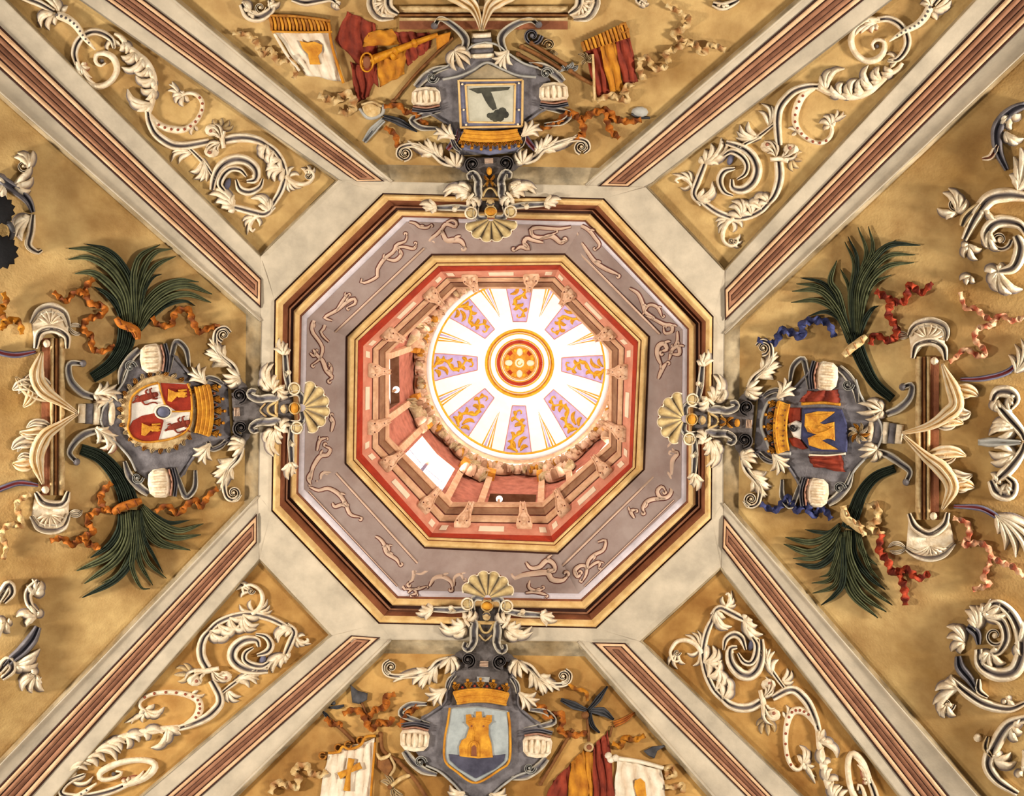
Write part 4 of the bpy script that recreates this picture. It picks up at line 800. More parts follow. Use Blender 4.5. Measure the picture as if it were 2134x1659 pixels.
# ---------------------------------------------------------------- consoles further out on the main panels
def neck(pts, t, m='stuccorust', w=(40, 50)):
    C = crv(pts, 6)
    for k in range(5):
        d = C[k+1]-C[k]; n = np.array([-d[1], d[0]])/np.linalg.norm(d); c = (C[k]+C[k+1])/2; ww = (w[0]+(w[1]-w[0])*k/4)/2
        stroke('neck_ring', [c-n*ww, c, c+n*ww], np.linalg.norm(d)*1.08, [6, 15-(k % 2)*4, 6], [m, 'grey', m, 'grey', m][k], t, base=-12, n=9)
def console(label, z, bar, top, bot, caps, balls, neckp, arms, lvs, hornsl, horn_m='bluegrey'):
    t = thing('console', label, 'console', z(bar[0])[0] if False else tuple(np.mean(z(*bar), 0)), -10, 'consoles on the outer vault')
    b0, b1 = z(*bar); d = unit(np.array(b1)-b0); n = np.array([-d[1], d[0]])
    for o, w, m in ((0, 15, 'aged'), (12, 7, 'wood'), (20, 9, 'aged')): stroke('bar', [np.array(b0)+n*o*console.s, np.array(b1)+n*o*console.s], w, 13, m, t, base=-14, n=20)
    plate('bar_backing', [np.array(b0)+n*2*console.s, np.array(b1)+n*2*console.s, np.array(b1)+n*42*console.s, np.array(b0)+n*42*console.s], 4, 'brown', t, lvl=-15, bev=2)
    for q in (top, bot): stroke('hood', z(*q), [10, 18, 20, 20, 18, 10], 18, 'stucco', t, base=-12, prof='groove')
    for q in caps:
        c = crv(z(*q), 9); mid = np.array(c[4]); inn = np.mean([c[0], c[-1]], 0)
        hd = crv(z(*(top if q is caps[0] else bot)), 9); hd = hd if np.linalg.norm(hd[0]-c[0]) < np.linalg.norm(hd[-1]-c[0]) else hd[::-1]; plate('urn_bowl', list(c)+list(hd[::-1]), 9, 'stuccorust', t, lvl=-15, bev=4, dome=3)
        stroke('shell_cap', c, [10, 20, 24, 20, 10], 14, 'stucco', t, base=-14, prof='cup')
        fan(tuple(inn), [(*p, .15*(1 if i < 4 else -1)) for i, p in enumerate(c[1:8])], 12, 14, 'stuccorust', t, -12, prof='leaf')
        fan(tuple(c[-1]), [(*(c[-1]+(c[-1]-inn)*.5+(c[-1]-mid)*.25), .3), (*(c[-1]+(c[-1]-inn)*.7), -.2)], 10, 12, 'stucco', t, -14)
    for q in balls: ball(z(q)[0], 8.5, 16, 'stucco', t, -6)
    neck(z(*neckp), t)
    for q, lf in arms:
        stroke('scroll_arm', z(*q), [10, 15, 18, 15], 16, 'greycream', t, base=-14, prof='cup'); e = z(q[0])[0]; ball(e, 8, 18, 'grey', t, -14, name='scroll_eye')
        fan(z(lf[0])[0], [(*p, s) for p, s in zip(z(*lf[1:]), (.3, .25, .1, -.1, -.25, -.3))], 15, 18, 'stucco', t, -10, prof='leaf')
    for sp, lobes in lvs:
        stroke('great_leaf', z(*sp), [7, 18, 34, 32, 6], [10, 18, 24, 20, 10], 'stuccogold', t, base=[0, -2, -4, -4, -2], prof='ridge')
        C = crv(z(*sp), 20)
        for i, q in enumerate(lobes):
            b = C[[6, 10, 14][i % 3]]; leaf(b, z(q)[0], .18 if i % 2 else -.12, 30, 17, ['stuccogold', 'stucco', 'stuccogold'][i % 3], t, -10); leaf(b, lerp(b, z(q)[0], .8)+np.array([0, 8*(1 if i % 2 else -1)]), .25, 18, 12, 'stucco', t, -12)
    for q in hornsl: stroke('horn', z(*q), [8, 13, 13, 12], 13, horn_m, t, base=-14, prof='groove')
    return t
console.s = -1
zw = lambda *p: P((0, 580), 3.073, p if not np.isscalar(p[0]) else [p])
console.s = 1
t = console('console with two great leaves beside the quartered lion shield', zw, [(396, 385), (392, 1390)], [(228, 450), (255, 350), (345, 325), (425, 370), (432, 450)], [(228, 1370), (285, 1440), (400, 1445), (440, 1365)], [[(200, 290), (250, 215), (330, 190), (410, 230), (440, 310)], [(200, 1520), (250, 1590), (320, 1605), (400, 1590), (440, 1510)]], [(298, 418), (290, 1355)], [(500, 865), (740, 872)],
    [([(530, 545), (445, 550), (450, 650), (520, 730), (600, 760)], [(600, 745), (640, 670), (690, 660), (750, 680), (790, 740), (760, 790), (620, 790)]), ([(490, 1175), (445, 1120), (480, 1050), (540, 1000), (620, 975)], [(610, 960), (640, 950), (700, 950), (760, 1010), (740, 1085), (690, 1100), (620, 1060)])],
    [([(495, 862), (400, 800), (280, 720), (235, 620), (270, 470)], [(100, 630), (80, 715), (150, 825)]), ([(495, 868), (400, 930), (290, 1010), (235, 1150), (275, 1320)], [(125, 985), (75, 1095), (80, 1185)])], [[(230, 470), (120, 490), (40, 485), (-30, 465)], [(245, 1325), (130, 1310), (40, 1335), (-30, 1365)]])
console.s = -1
ze = lambda *p: P((1840, 560), 2.676, p if not np.isscalar(p[0]) else [p])
t = console('console with two great leaves beside the blue shield', ze, [(200, 490), (200, 1400)], [(165, 500), (188, 425), (270, 405), (335, 440), (350, 510)], [(145, 1365), (180, 1440), (260, 1480), (340, 1430), (362, 1360)], [[(345, 400), (350, 335), (270, 300), (180, 320), (145, 375)], [(400, 1530), (330, 1590), (250, 1605), (180, 1590), (130, 1560)]], [(288, 515), (283, 1380)], [(110, 925), (-90, 905)],
    [([(110, 660), (160, 650), (150, 720), (90, 780), (20, 810)], [(0, 790), (-40, 740), (-90, 735), (-140, 750), (-150, 800), (-100, 840), (-30, 830)]), ([(130, 1190), (150, 1130), (90, 1080), (30, 1040), (-30, 1020)], [(-30, 1010), (-60, 990), (-110, 985), (-140, 1010), (-130, 1050), (-70, 1075), (-20, 1060)])],
    [([(108, 918), (250, 880), (350, 820), (410, 740), (330, 530)], [(450, 865), (490, 800), (535, 712)]), ([(112, 930), (230, 1040), (330, 1120), (385, 1220), (330, 1345)], [(465, 1045), (500, 1150), (512, 1222)])], [[(430, 618), (560, 612), (700, 572), (790, 480)], [(395, 1325), (540, 1335), (640, 1385), (720, 1440)]])
fan(ze((740, 580))[0], [(*p, .2) for p in ze((700, 480), (735, 420), (770, 390), (830, 380), (840, 440))], 16, 16, 'stucco', t, -12, prof='leaf')
fan(ze((630, 1370))[0], [(*p, -.15) for p in ze((640, 1480), (680, 1570), (740, 1610), (800, 1600), (840, 1560), (840, 1480))], 20, 16, 'stucco', t, -12, prof='leaf')
zn = lambda *p: P((440, 0), 2.052, p if not np.isscalar(p[0]) else [p])
console.s = -1
t = console('console above the framed forearm picture', zn, [(1525, 40), (805, 40)], [(800, 60), (760, 30), (760, -20), (790, -60)], [(1530, 60), (1570, 30), (1575, -20), (1550, -60)], [[(780, 75), (720, 70), (690, 30), (690, -10), (720, -60)], [(1550, 80), (1610, 70), (1640, 20), (1640, -10), (1610, -60)]], [(830, -25), (1500, -25)], [(1155, 140), (1160, 250)],
    [([(955, 110), (985, 80), (1060, 130), (1090, 180), (1060, 240)], [(1040, 215), (1025, 280), (1050, 305), (1085, 300), (1110, 280), (1110, 250), (1095, 220)]), ([(1400, 105), (1360, 85), (1290, 110), (1240, 160), (1255, 230)], [(1270, 215), (1290, 280), (1265, 305), (1230, 305), (1200, 285), (1200, 250), (1210, 220)])],
    [([(1155, 130), (1140, 70), (1110, 20), (1040, -20), (960, -30)], [(1070, -50), (1000, -70), (960, -60)]), ([(1158, 130), (1175, 70), (1200, 20), (1270, -20), (1350, -30)], [(1240, -50), (1300, -70), (1350, -60)])], [])
# ---------------------------------------------------------------- palms
def palm(label, z, stalk, tie, blades, m='palm', tie_m='ribbongold', sw=44):
    t = thing('palm_frond', label, 'palm', tie[1], -12)
    C = crv(z(*stalk), 12); w = np.linspace(.55, 1, 12)
    for k, o in enumerate((-.33, -.11, .11, .33)):
        T_ = np.gradient(C, axis=0); T_ /= np.linalg.norm(T_, axis=1)[:, None]; Nn = np.c_[-T_[:, 1], T_[:, 0]]
        stroke('stalk', C+Nn*(o*sw*w)[:, None], sw*.29*w, 15-abs(o)*14, 'palmdark', t, base=-15, prof='ridge')
    for i, b in enumerate(blades):
        q = z(*b[:-1]); stroke('palm_leaf', q, np.array([.55, .85, 1, .95, .7, .12])*b[-1]*.86, [7, 10, 12, 12, 10, 4], m if i % 4 else 'palmdark', t, base=[-15+(i % 3)*2, -13+(i % 3)*2, -11], prof='ridge', tint=None)
    stroke('tie', tie, [12, 18, 18, 18, 11], 15, tie_m, t, base=-6)
    for k in range(3): f = .2+.3*k; p = lerp(tie[0], tie[-1], f); stroke('tie_fold', [p+np.array([-3, -6]), p+np.array([3, 6])], 4, 3, tie_m, t, base=8, n=5, tint=.8)
    return t
s1 = 4.879; z = lambda *p: P((100, 480), s1, p)
palm('palm fronds tied in orange above the quartered lion shield', z, [(450, 1500), (640, 1370), (760, 1210), (800, 1080), (810, 980)], z((690, 890), (740, 950), (830, 985), (900, 1030), (915, 1110)),
     [((760, 930), (700, 770), (600, 650), (470, 575), 16), ((790, 930), (740, 700), (590, 520), (440, 430), (275, 440), 22), ((830, 930), (790, 650), (640, 410), (420, 280), (205, 295), 21), ((850, 930), (830, 600), (680, 340), (460, 200), (210, 185), 22), ((870, 940), (860, 560), (740, 320), (590, 190), (390, 140), 15),
      ((885, 940), (870, 560), (880, 400), (950, 250), (1140, 145), 18), ((905, 950), (930, 560), (990, 350), (1100, 220), (1255, 190), 20), ((915, 960), (970, 580), (1060, 400), (1160, 320), (1300, 265), 17), ((930, 800), (990, 600), (1070, 480), (1160, 445), 9),
      ((925, 980), (980, 760), (1130, 590), (1330, 510), (1535, 525), 16), ((930, 1000), (1010, 780), (1200, 610), (1420, 560), (1670, 650), 20), ((935, 1010), (1040, 840), (1230, 690), (1430, 650), (1660, 735), 18), ((940, 1020), (1060, 880), (1210, 760), (1390, 720), (1500, 770), 12)])
s2 = 2.8; z = lambda *p: P((90, 920), s2, p)
palm('palm fronds tied in orange below the quartered lion shield', z, [(220, 45), (330, 90), (420, 180), (475, 280), (500, 360)], z((405, 420), (440, 390), (490, 370), (540, 355), (575, 345)),
     [((450, 420), (440, 520), (380, 610), (275, 680), 17), ((465, 420), (465, 560), (380, 670), (195, 755), 22), ((490, 410), (495, 560), (420, 700), (240, 830), 22), ((515, 400), (525, 580), (450, 760), (340, 830), 14), ((530, 400), (530, 640), (430, 800), (228, 912), 20),
      ((545, 400), (525, 640), (520, 740), (570, 850), (625, 860), 15), ((555, 400), (548, 600), (570, 720), (640, 840), 15), ((565, 400), (570, 560), (610, 700), (720, 800), 14), ((570, 400), (590, 560), (640, 660), (700, 770), 10),
      ((570, 390), (620, 500), (700, 590), (860, 635), 16), ((575, 380), (650, 490), (760, 560), (920, 545), 18), ((580, 375), (660, 460), (790, 520), (935, 480), 16), ((580, 370), (650, 430), (740, 475), (855, 460), 11), ((565, 410), (600, 530), (670, 600), (760, 630), 13)])
s3 = 2.395; z = lambda *p: P((1530, 460), s3, p)
palm('palm fronds tied in white above the blue shield', z, [(790, 890), (700, 810), (640, 700), (610, 620), (595, 560)], z((545, 675), (580, 640), (620, 610), (660, 575)),
     [((570, 610), (530, 500), (460, 455), (370, 475), 12), ((575, 600), (520, 470), (420, 400), (283, 408), 15), ((580, 590), (510, 440), (420, 350), (288, 352), 17), ((585, 580), (500, 410), (420, 330), (310, 315), 15), ((590, 580), (510, 390), (440, 310), (330, 285), 13), ((560, 500), (520, 370), (480, 300), (512, 198), 17), ((575, 370), (565, 310), (530, 240), 9),
      ((590, 560), (580, 380), (600, 220), (552, 105), 14), ((595, 560), (590, 380), (615, 200), (568, 78), 13), ((600, 560), (600, 350), (660, 170), (618, 32), 15), ((605, 560), (610, 330), (690, 150), (670, 28), 16), ((610, 560), (620, 320), (720, 160), (810, 95), 15), ((612, 565), (640, 300), (760, 130), (930, 122), 20), ((615, 570), (650, 320), (760, 180), (905, 170), 18), ((618, 575), (660, 340), (760, 230), (900, 208), 18), ((620, 580), (650, 400), (700, 310), (785, 270), 15), ((625, 580), (650, 500), (690, 440), (722, 425), 15)], tie_m='ribbonpale', sw=36)
s4 = 2.819; z = lambda *p: P((1530, 960), s4, p)
palm('palm fronds tied in white below the blue shield', z, [(945, 45), (830, 95), (750, 190), (700, 320), (670, 400)], z((645, 275), (650, 330), (700, 370), (760, 420), (765, 440)),
     [((620, 370), (560, 420), (490, 420), (415, 405), 10), ((620, 380), (540, 450), (440, 480), (300, 450), 17), ((620, 390), (550, 490), (440, 540), (290, 490), 19), ((620, 400), (580, 500), (480, 570), (345, 575), 16), ((620, 420), (590, 540), (490, 620), (360, 605), 18), ((625, 430), (600, 560), (560, 660), (500, 685), 12), ((630, 440), (610, 600), (560, 700), (455, 720), 14), ((635, 440), (620, 640), (580, 740), (460, 780), 15), ((640, 450), (640, 700), (590, 790), (510, 850), 17),
      ((645, 420), (640, 600), (690, 780), (845, 925), 20), ((660, 410), (660, 600), (740, 780), (895, 890), 20), ((680, 410), (680, 560), (760, 720), (930, 850), 18), ((700, 410), (710, 560), (790, 680), (890, 760), 16), ((720, 420), (740, 500), (780, 570), (840, 615), 15), ((735, 430), (760, 540), (800, 640), (860, 700), 12)], tie_m='ribbonpale', sw=34)
# ---------------------------------------------------------------- ribbons
def rib_thing(label, m, *runs, w=13, lvl=-16, grp=None):
    t = thing('ribbon', label, 'ribbon', runs[0][len(runs[0])//2], -14, grp)
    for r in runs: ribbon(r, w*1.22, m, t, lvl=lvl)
    return t
z = lambda *p: P((100, 480), s1, p)
rib_thing('orange ribbon curling left of the upper palm stalk beside the lion shield', 'ribbongold', z((55, 625), (180, 720), (260, 640), (370, 640), (430, 740), (560, 770), (560, 850), (400, 910), (360, 1000), (440, 1080), (450, 1200), (560, 1230), (680, 1170)), z((465, 490), (390, 570), (375, 650)), w=14)
rib_thing('orange ribbon between the upper palm and the leafy horn of the lion shield', 'ribbongold', z((1060, 880), (1120, 960), (1250, 960), (1300, 830), (1430, 810), (1470, 920), (1540, 1030), (1640, 990), (1750, 970)), w=14)
z = lambda *p: P((90, 920), s2, p)
rib_thing('orange ribbon left of the lower palm under the lion shield', 'ribbongold', z((40, 580), (110, 565), (170, 600), (230, 560), (290, 530), (260, 460), (310, 410), (390, 400), (420, 420)), z((400, 240), (340, 310), (350, 380), (400, 410)), z((230, 565), (270, 600), (335, 620)), w=15)
rib_thing('orange ribbon running from the lower palm tie to the horn scroll', 'ribbongold', z((655, 410), (720, 375), (790, 420), (840, 370), (890, 345), (920, 380), (970, 310), (1020, 275)), w=13)
z = lambda *p: P((1530, 460), s3, p)
rib_thing('blue ribbon from the horn scroll to the palm above the blue shield', 'ribbonblue', z((115, 595), (200, 610), (235, 550), (290, 560), (340, 580), (345, 510), (440, 500), (480, 530), (500, 580)), w=17)
rib_thing('red ribbon right of the palm above the blue shield', 'ribbonred', z((680, 620), (700, 570), (780, 600), (810, 540), (770, 470), (790, 410), (850, 400), (880, 320), (930, 360), (990, 310)), z((705, 350), (760, 385), (800, 410)), w=16)
z = lambda *p: P((1530, 960), s4, p)
rib_thing('blue ribbon from the horn scroll to the palm below the blue shield', 'ribbonblue', z((155, 255), (240, 290), (320, 220), (360, 290), (420, 260), (460, 320), (520, 280), (570, 345)), w=16)
rib_thing('red ribbon hanging beside the palm below the blue shield', 'ribbonred', z((870, 430), (850, 520), (900, 590), (935, 660), (1010, 640), (1080, 690), (1150, 660)), z((975, 670), (1000, 760), (1005, 850)), w=17)
rib_thing('cream ribbon bow beside the palm below the blue shield', 'ribbonpale', z((775, 270), (830, 265), (845, 340), (800, 380), (840, 420), (880, 440)), z((640, 265), (660, 340), (740, 390), (770, 440)), w=18)
z = lambda *p: P((1840, 560), 2.676, p)
rib_thing('red and cream ribbon above the console beside the blue shield', 'ribbonredpale', z((430, 130), (460, 220), (510, 220), (560, 260), (620, 310), (540, 330), (510, 390), (570, 460), (540, 490), (460, 450), (400, 500), (370, 520)), z((600, 300), (660, 260), (720, 290), (800, 265)), w=12)
rib_thing('red and cream ribbon below the console beside the blue shield', 'ribbonredpale', z((390, 1390), (470, 1420), (480, 1490), (450, 1540), (540, 1530), (600, 1580), (590, 1650)), z((600, 1600), (660, 1640), (720, 1660), (790, 1720)), z((600, 1640), (560, 1720), (590, 1760), (500, 1790)), w=13)
z = lambda *p: P((0, 580), 3.073, p)
rib_thing('gilt ribbon loop above the console of the lion shield', 'clothgold', z((-20, 330), (40, 290), (90, 260), (130, 300), (140, 360)), z((20, 90), (40, 150), (5, 210), (30, 270), (0, 330)), w=14)
rib_thing('gilt ribbon loop below the console of the lion shield', 'ribbonpale', z((200, 1380), (110, 1440), (130, 1530), (150, 1580), (60, 1580), (10, 1640), (40, 1720), (20, 1800)), w=13)
# ---------------------------------------------------------------- north trophies
z = lambda *p: P((480, 0), 2.567, p)
t = thing('banner', 'white banner with an ochre emblem and a striped fringe', 'banner', z((400, 280))[0])
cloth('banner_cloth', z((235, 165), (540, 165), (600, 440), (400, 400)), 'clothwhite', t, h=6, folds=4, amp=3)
for k in range(17): a = z((210+19*k, 85+k*1.5), (222+19.5*k, 165))[0:2]; stroke('fringe_tassel', [a[0], lerp(a[0], a[1], .5)+np.array([2, 0]), a[1]], [7, 8, 6], 9, ['fringe', 'goldpaint'][k % 2], t, base=-14, n=6)
stroke('fringe_head', z((205, 82), (360, 88), (535, 112)), 6, 9, 'fringe', t, base=-10); stroke('fringe_foot', z((222, 168), (380, 172), (545, 170)), 5, 9, 'goldpaint', t, base=-10)
plate('emblem', z((370, 218), (410, 228), (450, 222), (492, 240), (490, 275), (470, 300), (482, 345), (425, 345), (415, 290), (385, 260)), 3, 'goldpaint', t, lvl=-7, bev=1)
stroke('gold_edge', z((525, 120), (545, 250), (605, 445)), 6, 10, 'clothgold', t, base=-10); stroke('edge_fold', z((235, 180), (300, 290), (370, 380)), 6, 10, 'clothwhite', t, base=-10)
t = thing('banner', 'dark red banner swelling behind the gold trumpet', 'banner', z((660, 300))[0], -14)
cloth('banner_cloth', z((625, 60), (780, 130), (790, 470), (560, 210)), 'clothred', t, h=8, folds=3, amp=4, lvl=-18); cloth('banner_tail', z((640, 330), (790, 380), (740, 520), (675, 550)), 'clothred', t, h=8, folds=3, amp=4, lvl=-18)
cloth('banner_wing', z((870, 165), (1075, 175), (1080, 250), (945, 360)), 'clothred', t, h=5, folds=4, amp=3, lvl=-18)
t = thing('banner', 'gold banner hanging from the trumpet', 'banner', z((830, 300))[0], -14)
cloth('banner_cloth', z((730, 170), (870, 155), (910, 240), (705, 250)), 'clothgold', t, h=9, folds=2, amp=3); cloth('banner_cloth', z((780, 320), (945, 260), (930, 400), (800, 465)), 'clothgold', t, h=9, folds=3, amp=3)
t = thing('trumpet', 'gold trumpet slanting across the red and gold banners', 'trumpet', z((900, 270))[0], -10)
stroke('tube', z((760, 320), (860, 280), (1000, 225), (1110, 185)), [20, 15, 13, 10], 16, 'gilt', t, base=-6); stroke('bell', z((700, 330), (735, 330), (790, 310)), [28, 22, 16], 18, 'gilt', t, base=-8); ball(z((730, 333))[0], 9, 5, 'brown', t, 7, name='bell_mouth', ry=14); ring(z((730, 333))[0], 13, 4, 8, 'gilt', t, 4, ry=1.5)
for p in ((880, 275), (985, 232), (870, 300)): ball(z(p)[0], 6.5, 20, 'gilt', t, -6, name='tube_knob', ry=10, rot=-20)
plate('pennant', z((1100, 190), (1180, 170), (1170, 220), (1105, 270)), 9, 'clothgold', t, lvl=-8, bev=3)
t = thing('staff', 'slender brown staff crossing behind the red banner', 'staff', z((1000, 400))[0], -14); stroke('shaft', z((870, 545), (1000, 390), (1190, 200)), 7, 9, 'wood', t, base=-16); ball(z((872, 543))[0], 6, 11, 'wood', t, -16, name='butt')
t = thing('helmet', 'pale domed helmet beside the dagger blade', 'helmet', z((750, 590))[0]); ball(z((755, 590))[0], 22, 15, 'ribbonpale', t, -16, name='skull', ry=18, rot=20); stroke('brim', z((690, 580), (740, 630), (810, 610), (820, 560)), [6, 9, 9, 6], 9, 'greypale', t, base=-14); stroke('crest', z((700, 560), (760, 545), (810, 570)), 5, 8, 'aged', t, base=-4)
for q, l, n in ((((715, 760), (760, 700), (820, 640)), 'grey axe blade below the pale helmet', 'axe'), (((820, 625), (900, 650), (1000, 705)), 'dark dagger blade below the orange ribbon', 'dagger')):
    t = thing(n, l, n, z(q[1])[0]); stroke('blade', z(*q), [10, 17, 12 if n == 'axe' else 3], 9, 'greypale' if n == 'axe' else 'iron', t, base=-14, prof='ridge'); stroke('fuller', z(q[0], q[1]), 3, 3, 'iron', t, base=-6, n=5)
rib_thing('ochre ribbon by the rib below the white banner', 'ribbonpale', z((10, 175), (100, 190), (140, 230), (165, 290), (220, 270), (250, 330), (320, 320), (350, 380), (340, 420)), w=13)
rib_thing('orange ribbon between the helmet and the framed picture', 'ribbongold', z((820, 570), (900, 565), (940, 600), (990, 600), (1020, 650), (1060, 660)), z((825, 680), (880, 720), (895, 790)), w=12)
rib_thing('ochre ribbon folds under the white banner point', 'ribbonpale', z((470, 510), (560, 540), (620, 500), (660, 540), (640, 600), (580, 590)), w=18)
z = lambda *p: P((1080, 0), 2.567, p)
t = thing('banner', 'red and gold striped banner under a curled fringe', 'banner', z((500, 330))[0])
cloth('banner_cloth', z((350, 260), (450, 230), (490, 500), (420, 520)), 'clothred', t, h=8, folds=2, amp=3); cloth('banner_cloth', z((430, 235), (520, 215), (565, 480), (490, 500)), 'clothgold', t, h=11, folds=2, amp=3); cloth('banner_cloth', z((515, 215), (600, 200), (640, 440), (560, 450)), 'clothred', t, h=8, folds=2, amp=3)
for k in range(13): a = z((345+19*k, 235-k*8), (358+19.5*k, 275-k*6)); stroke('fringe_tassel', [lerp(a[0], a[1], -.3), lerp(a[0], a[1], .5), a[1]], [7, 9, 7], 11, ['fringe', 'goldpaint'][k % 2], t, base=-12, n=6)
ring(z((565, 150))[0], 9, 6, 12, 'fringe', t, -12, a1=300)
t = thing('staff', 'pale staff with carved head beside the striped banner', 'staff', z((400, 400))[0], -12); stroke('shaft', z((408, 540), (405, 420), (398, 290)), 6, 12, 'ribbonpale', t, base=-8)
fan(z((365, 320))[0], [(*p, .2) for p in z((320, 290), (350, 280), (385, 290), (400, 320), (345, 350))], 9, 12, 'aged', t, -8)
for q, l in ((((20, 250), (120, 300), (230, 370)), 'upper wooden rod of the bundle beside the framed picture'), (((0, 290), (110, 350), (130, 355)), 'short wooden rod of the bundle beside the framed picture'), (((280, 380), (340, 420), (400, 450)), 'thick wooden rod beside the pale staff'), (((70, 230), (180, 300), (260, 350)), 'middle wooden rod of the bundle beside the framed picture')):
    t = thing('rod', l, 'rod', z(q[1])[0], -14); stroke('shaft', z(*q), 9, 11, 'wood', t, base=-14); ball(z(q[0])[0], 6, 13, 'wood', t, -14, name='rod_end')
t = thing('stucco_scroll', 'grey shell scroll right of the neck above the framed picture', 'scroll', z((90, 200))[0]); volute(z((75, 190))[0], 20, 0, 1.3, 10, 13, 'grey', t); volute(z((165, 240))[0], 13, 180, 1.2, 8, 11, 'aged', t); fan(z((190, 270))[0], [(*p, .2) for p in z((215, 290), (200, 310), (170, 300))], 8, 9, 'aged', t)
fan(z((260, 370))[0], [(*p, .2) for p in z((200, 390), (230, 340), (290, 330), (320, 350))], 12, 11, 'greypale', t)
rib_thing('cream ribbon zigzag by the rib above the striped banner', 'ribbonpale', z((790, 25), (850, 60), (910, 100), (890, 150), (830, 180), (880, 220), (950, 240), (985, 290), (1030, 240), (1110, 270)), z((910, 230), (840, 260), (790, 290), (810, 340)), w=14)
rib_thing('cream ribbon loop at the edge of the striped banner', 'ribbonpale', z((640, 320), (690, 310), (720, 360), (760, 370), (800, 350)), z((650, 330), (655, 400), (690, 420)), w=13)
rib_thing('orange ribbon under the striped banner', 'ribbongold', z((120, 690), (200, 660), (280, 600), (330, 640), (390, 610), (470, 590), (530, 640), (600, 650), (660, 640)), z((470, 600), (490, 690), (540, 740)), z((330, 640), (350, 700), (310, 760)), w=15)
rib_thing('ochre ribbon folds at the foot of the striped banner', 'ribbonpale', z((420, 540), (500, 510), (580, 540), (570, 470), (620, 450)), w=14)
t = thing('helmet', 'small grey helmet beside the rib under the striped banner', 'helmet', z((650, 600))[0]); ball(z((650, 600))[0], 18, 12, 'greypale', t, -16, name='skull', ry=12); stroke('brim', z((605, 610), (650, 630), (705, 630)), 5, 8, 'iron', t, base=-14)
# ---------------------------------------------------------------- south trophies
z = lambda *p: P((560, 1390), 3.562, p)
t = thing('banner', 'white banner with a brown cross hanging in long folds', 'banner', z((580, 780))[0])
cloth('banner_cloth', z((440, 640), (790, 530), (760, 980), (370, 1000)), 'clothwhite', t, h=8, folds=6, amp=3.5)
stroke('cross_bar', z((520, 810), (600, 770), (685, 730)), [15, 10, 15], 3, 'goldpaint', t, base=-4, prof='flat'); stroke('cross_bar', z((615, 680), (595, 780), (580, 920)), [14, 9, 15], 3.4, 'goldpaint', t, base=-4, prof='flat')
rail = z((440, 640), (520, 630), (550, 590), (600, 610), (680, 580), (720, 520), (795, 510)); stroke('banner_rail', rail, 6, 10, 'goldpaint', t, base=-8)
for p in ((515, 600), (590, 580), (680, 545), (400, 660)): ring(z(p)[0], 7, 4, 10, 'fringe', t, -12, a1=320)
stroke('gold_edge', z((790, 560), (770, 800), (755, 980)), 5, 8, 'clothgold', t, base=-9)
t = thing('spear', 'spear with a broad black head rising beside the rib', 'spear', z((660, 220))[0]); plate('spear_head', z((605, 130), (660, 175), (735, 195), (730, 245), (670, 275), (620, 265)), 9, 'iron', t, lvl=-14, bev=4, dome=3); stroke('shaft', z((690, 265), (720, 330), (760, 420)), 6, 8, 'wood', t, base=-15)
t = thing('spear', 'spear with a small dark head above the white cross banner', 'spear', z((470, 390))[0]); stroke('spear_head', z((395, 325), (420, 350), (450, 385)), [2, 9, 6], 8, 'iron', t, base=-14, prof='ridge'); stroke('shaft', z((440, 380), (540, 460), (640, 560)), 9, 9, 'wood', t, base=-15)
t = thing('spear', 'short dark spear point lying against the rib', 'spear', z((510, 290))[0]); stroke('spear_head', z((450, 300), (510, 300), (560, 285)), [3, 9, 5], 7, 'iron', t, base=-15, prof='ridge'); ball(z((480, 268))[0], 5, 7, 'iron', t, -15, name='socket')
rib_thing('orange ribbon fluttering above the white cross banner', 'ribbongold', z((550, 350), (620, 320), (690, 340), (720, 400), (760, 460), (830, 410), (900, 420), (920, 370)), z((940, 200), (860, 230), (880, 290), (790, 320), (740, 380)), z((1000, 330), (1060, 320), (1110, 290)), w=14)
rib_thing('orange ribbon folds beside the grey barrel of the tower shield', 'ribbongold', z((960, 440), (1000, 400), (1020, 360), (1060, 340)), z((420, 380), (470, 420), (550, 430)), w=14)
rib_thing('cream ribbon curling away from the white cross banner', 'ribbonpale', z((10, 940), (50, 860), (120, 870), (200, 890), (220, 820), (190, 760), (270, 730), (320, 790), (390, 800), (430, 770)), w=16)
t = thing('drum', 'ochre curled drum hoop between the banner and the tower shield', 'drum', z((850, 690))[0]); stroke('hoop', z((800, 640), (830, 680), (890, 660), (900, 640)), [5, 9, 9, 5], 12, 'ribbonpale', t, base=-12); plate('drum_body', z((800, 660), (895, 670), (930, 760), (890, 820), (800, 740)), 8, 'wood', t, lvl=-16, bev=4); stroke('strap', z((900, 660), (935, 740), (900, 810)), 6, 9, 'aged', t, base=-12)
for q, l in ((((900, 890), (980, 830), (1050, 800)), 'pale rod end beside the foot of the tower shield'), (((960, 700), (1080, 830), (1180, 980)), 'brown rod slanting beside the foot of the tower shield'), (((830, 500), (850, 620), (960, 700)), 'dark brown rod behind the drum hoop')):
    t = thing('rod', l, 'rod', z(q[1])[0], -14); stroke('shaft', z(*q), 9, 9, 'wood' if 'brown' in l else 'ribbonpale', t, base=-15); ball(z(q[0])[0], 6, 10, 'wood', t, -15, name='rod_end')
fan(z((920, 900))[0], [(*p, .2) for p in z((830, 850), (860, 800), (1000, 950), (960, 980))], 14, 10, 'aged', t)
z = lambda *p: P((1120, 1380), 3.08, p)
t = thing('vane', 'dark three-bladed halberd head above the red and gold banner', 'halberd', z((330, 310))[0])
for q, w in ((((320, 310), (240, 280), (150, 240)), [8, 18, 8]), (((325, 310), (380, 250), (450, 155)), [8, 14, 4]), (((330, 310), (420, 320), (490, 370)), [8, 20, 5]), (((335, 320), (350, 400), (400, 455)), [8, 11, 4])): stroke('blade', z(*q), w, 10, 'iron', t, base=-13, prof='ridge')
